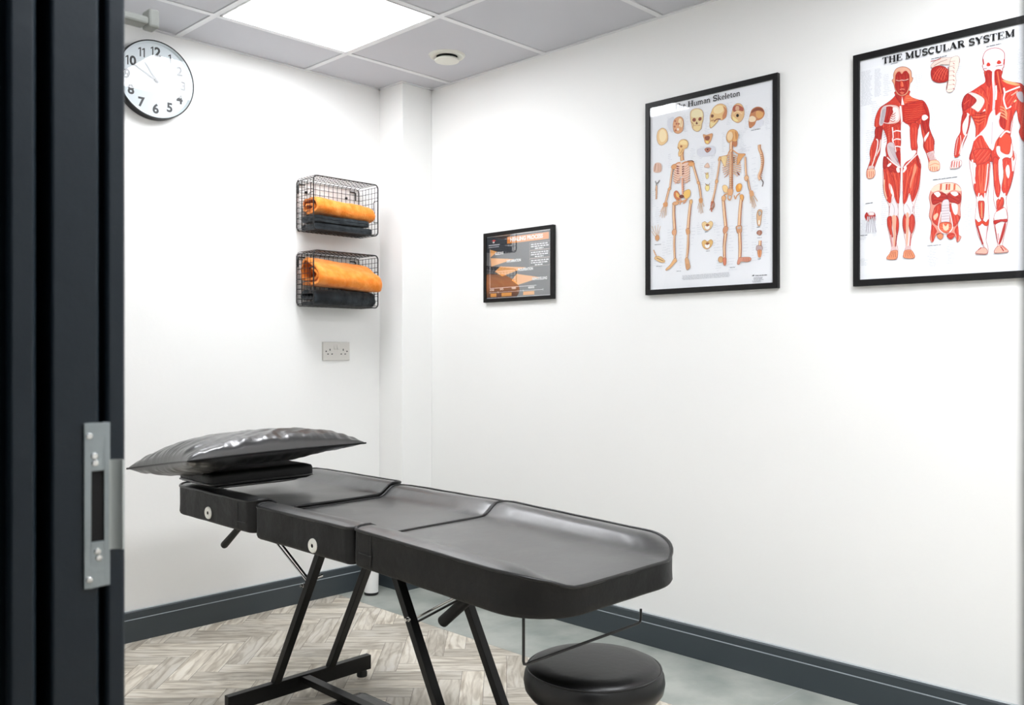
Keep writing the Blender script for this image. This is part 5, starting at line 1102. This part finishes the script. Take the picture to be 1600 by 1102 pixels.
for k in range(6): S.line(F([(300,745+k*26),(348,745+k*26)]), .0020, BR)
S.blob(F([(208,860),(240,842),(275,870),(280,930),(245,945),(215,910)]), (240,208,150), BR); S.blob(F([(385,870),(410,830),(450,825),(466,860),(445,920),(400,930)]), (232,160,70), BR); S.blob(F([(420,840),(452,838),(445,880),(425,890)]), (244,190,100))
S.blob(F([(275,900),(345,900),(340,965),(322,985),(285,965)]), (230,176,130), BR); S.line(F([(225,975),(280,960),(280,1020),(310,1040),(330,990)]), .0044, (216,160,110)); S.line(F([(365,980),(380,1025),(400,980),(440,950)]), .0044, (216,160,110)); S.blob(F([(205,1000),(225,980),(245,990),(230,1020)]), (226,176,130), BR); S.blob(F([(445,980),(475,970),(490,1010),(465,1080),(448,1060)]), (238,176,90), BR)
S.blob(F([(155,490),(180,468),(192,490),(170,530),(152,520)]), (230,186,130), BR)
S.bone(F([(170,510),(152,650),(132,770)]), .0058); S.bone(F([(125,810),(100,950),(60,1095)]), .0058); S.line(F([(135,810),(112,940),(80,1090)]), .0018, BR); S.blob(F([(115,780),(140,765),(150,800),(130,822),(112,810)]), (230,180,130), BR)
S.bone(F([(508,470),(514,600),(522,715)]), .0060); S.blob(F([(500,735),(530,712),(552,735),(550,775),(520,790),(502,770)]), (230,184,140), BR); S.bone(F([(545,775),(565,880),(592,975)]), .0062); S.line(F([(540,760),(548,860),(580,970)]), .0022, DB)
for x0, y0, x1, y1 in ((360,640,358,682),(362,640,365,688),(366,640,372,680),(370,640,378,668)): S.line(K([(x0+4,y0),((x0+x1)/2+5,(y0+y1)/2),(x1-2,y1)]), .0026, BR)
S.line(K([(372,640),(362,660),(366,688)]), .0040, (200,110,80))
for x0, y0, x1, y1 in ((545,610,555,668),(548,610,564,672),(551,610,572,664),(554,606,579,640),(543,612,546,650)): S.line(K([(x0,y0),((x0+x1)/2+1,(y0+y1)/2),(x1,y1)]), .0026, BR); S.line(K([(x0,y0),(x1,y1)]), .0012, LT)
S.blob(K([(540,596),(556,590),(562,612),(546,616)]), (220,166,120))
for pts in ([(822,130),(836,290),(848,405)], [(1003,110),(988,250),(980,400)]): S.bone(G(pts), .0098, .0105)
S.blob(G([(808,115),(830,100),(850,120),(838,150),(815,150)]), (230,180,130), BR); S.blob(G([(985,100),(1012,90),(1022,115),(1008,150)]), (236,176,100), BR)
S.blob(G([(828,415),(850,400),(870,415),(862,450),(835,480),(820,450)]), (216,156,120), BR); S.blob(G([(952,402),(1000,396),(1006,430),(1000,465),(965,470),(952,435)]), (216,160,120), DB); S.blob(G([(962,410),(996,406),(992,425),(966,428)]), (190,180,176))
S.bone(G([(850,470),(835,600),(836,720)]), .0086); S.bone(G([(984,465),(990,600),(985,715)]), .0096); S.line(G([(830,480),(822,600),(828,700)]), .0024, BR); S.line(G([(972,470),(976,600),(975,700)]), .0024, BR)
S.blob(G([(778,712),(800,698),(822,715),(818,750),(795,758),(775,740)]), (216,170,120), BR); S.blob(G([(820,720),(850,712),(852,760),(845,785),(828,780)]), (216,130,100), BR)
S.blob(G([(960,770),(975,712),(1000,708),(1050,705),(1092,710),(1095,735),(1060,752),(1000,748),(980,775)]), (214,150,126), BR)
for k in range(4): S.line(G([(1020+k*18,712),(1018+k*18,744)]), .0014, (170,96,84))
serif(S, 'The Human Skeleton', (1053.5, 172.3), (1157.5, 149.6), .0205, bold=1.05)
S.build('printed_chart', t)

# ================= healing chart (small landscape frame)
t, ins = frame('healing_poster', [(755, 365), (864, 351), (864, 467), (755, 473)], .0165, 'small framed dark grey chart with orange arrow shapes hanging nearest the pillar', 'poster', gl='glass_glare')
Q = Art(PLX)
y0, y1, z0, z1 = ins; Wd, Hd = y1-y0, z1-z0
def uv(L): return [(y1-u*Wd, z1-v*Hd) for u, v in L]
Q.raw(uv([(.0, .015), (.985, .015), (.985, .99), (.0, .99)]), (64, 68, 74))
OR1 = (240, 150, 66)
Q.raw(uv([(.33, .04), (.965, .04), (.965, .145), (.33, .145)]), OR1)
for pts in ([(.055, .21), (.17, .255), (.06, .335)], [(.06, .345), (.44, .40), (.07, .485)], [(.13, .57), (.22, .495), (.62, .545), (.25, .655)], [(.40, .73), (.48, .635), (.85, .72), (.50, .81)]): Q.raw(uv(pts), (248, 180, 108))
Q.stroke_raw(uv([(.05, .20), (.05, .835)]), .0022, (236, 236, 238)); Q.stroke_raw(uv([(.05, .835), (.78, .835)]), .0022, (236, 236, 238))
for a, b_ in ((.045, .19), (.18, .58), (.50, .88)): Q.stroke_raw(uv([(a, .905), (b_, .905)]), .0016, (236, 236, 238)); Q.stroke_raw(uv([(a, .89), (a, .92)]), .0014, (236, 236, 238)); Q.stroke_raw(uv([(b_, .89), (b_, .92)]), .0014, (236, 236, 238))
for a, b_ in ((.06, .155), (.24, .40), (.58, .75)): Q.raw(uv([(a, .92), (b_, .92), (b_, .975), (a, .975)]), (244, 176, 98))
for k in range(3): 
    v = .175+.125*k; q = uv([(.68, v), (.975, v), (.975, v+.115), (.68, v+.115)]); Q.stroke_raw(q+[q[0]], .0012, (214, 190, 186))
Q.raw(uv([(.08, .075), (.11, .055), (.15, .07), (.12, .09)]), (226, 90, 84)); Q.raw(uv([(.09, .10), (.115, .085), (.13, .098), (.11, .115)]), (240, 240, 240))
Q.build('printed_chart', t)
LT_ = Art(PLX-.0004)
def sans(s, u, v, h, col=(240, 240, 240), off=.0, wmax=None):
    vs, fs = text_mesh(s, 1.0, .045+off, 'LEFT'); xs_ = [a for a, b_ in vs]; ys_ = [b_ for a, b_ in vs]; hh = max(ys_)-min(ys_); k = h/.72; kx = k
    if wmax: kx = wmax*Wd/(max(xs_)-min(xs_))
    for f in fs: LT_.raw([(y1-u*Wd-(vs[i][0]-min(xs_))*kx, z1-v*Hd+(vs[i][1])*k) for i in f], col, False)
    LT_.k += 1
sans('HEALING PROCESS', .38, .092, .017, (252, 244, 236), .01, .50)
sans('BLEEDING', .135, .285, .0115, wmax=.135); sans('INFLAMMATION', .325, .425, .0115, wmax=.22); sans('PROLIFERATION', .50, .575, .0115, wmax=.23); sans('REMODELLING', .72, .735, .0115, wmax=.22)
sans('HOURS', .05, .865, .0085, wmax=.07); sans('DAYS', .215, .86, .0085, wmax=.055); sans('WEEKS', .40, .855, .0085, wmax=.07); sans('MONTHS', .66, .865, .0085, wmax=.09)
for k in range(3):
    for j in range(3):
        v = .195+.125*k+.033*j; rn = random.Random(k*7+j); a = .70+(.06 if j == 2 else 0); e = .965-(.08 if j == 2 else rn.random()*.02)
        while a < e-.01:
            l = rn.uniform(.02, .05); LT_.raw(uv([(a, v), (min(e, a+l), v), (min(e, a+l), v+.018), (a, v+.018)]), (232, 232, 234), False); a += l+.008
for k, (a, b_) in enumerate(((.03, .21), (.03, .20))): LT_.raw(uv([(a, .135+k*.035), (b_, .135+k*.035), (b_, .150+k*.035-.006*k), (a, .150+k*.035-.006*k)]), (214, 216, 220), False)
LT_.build('lettering', t)
for o in list(COL.objects):
    if o.type == 'MESH' and not o.data.materials: o.data.materials.append(M['black'])
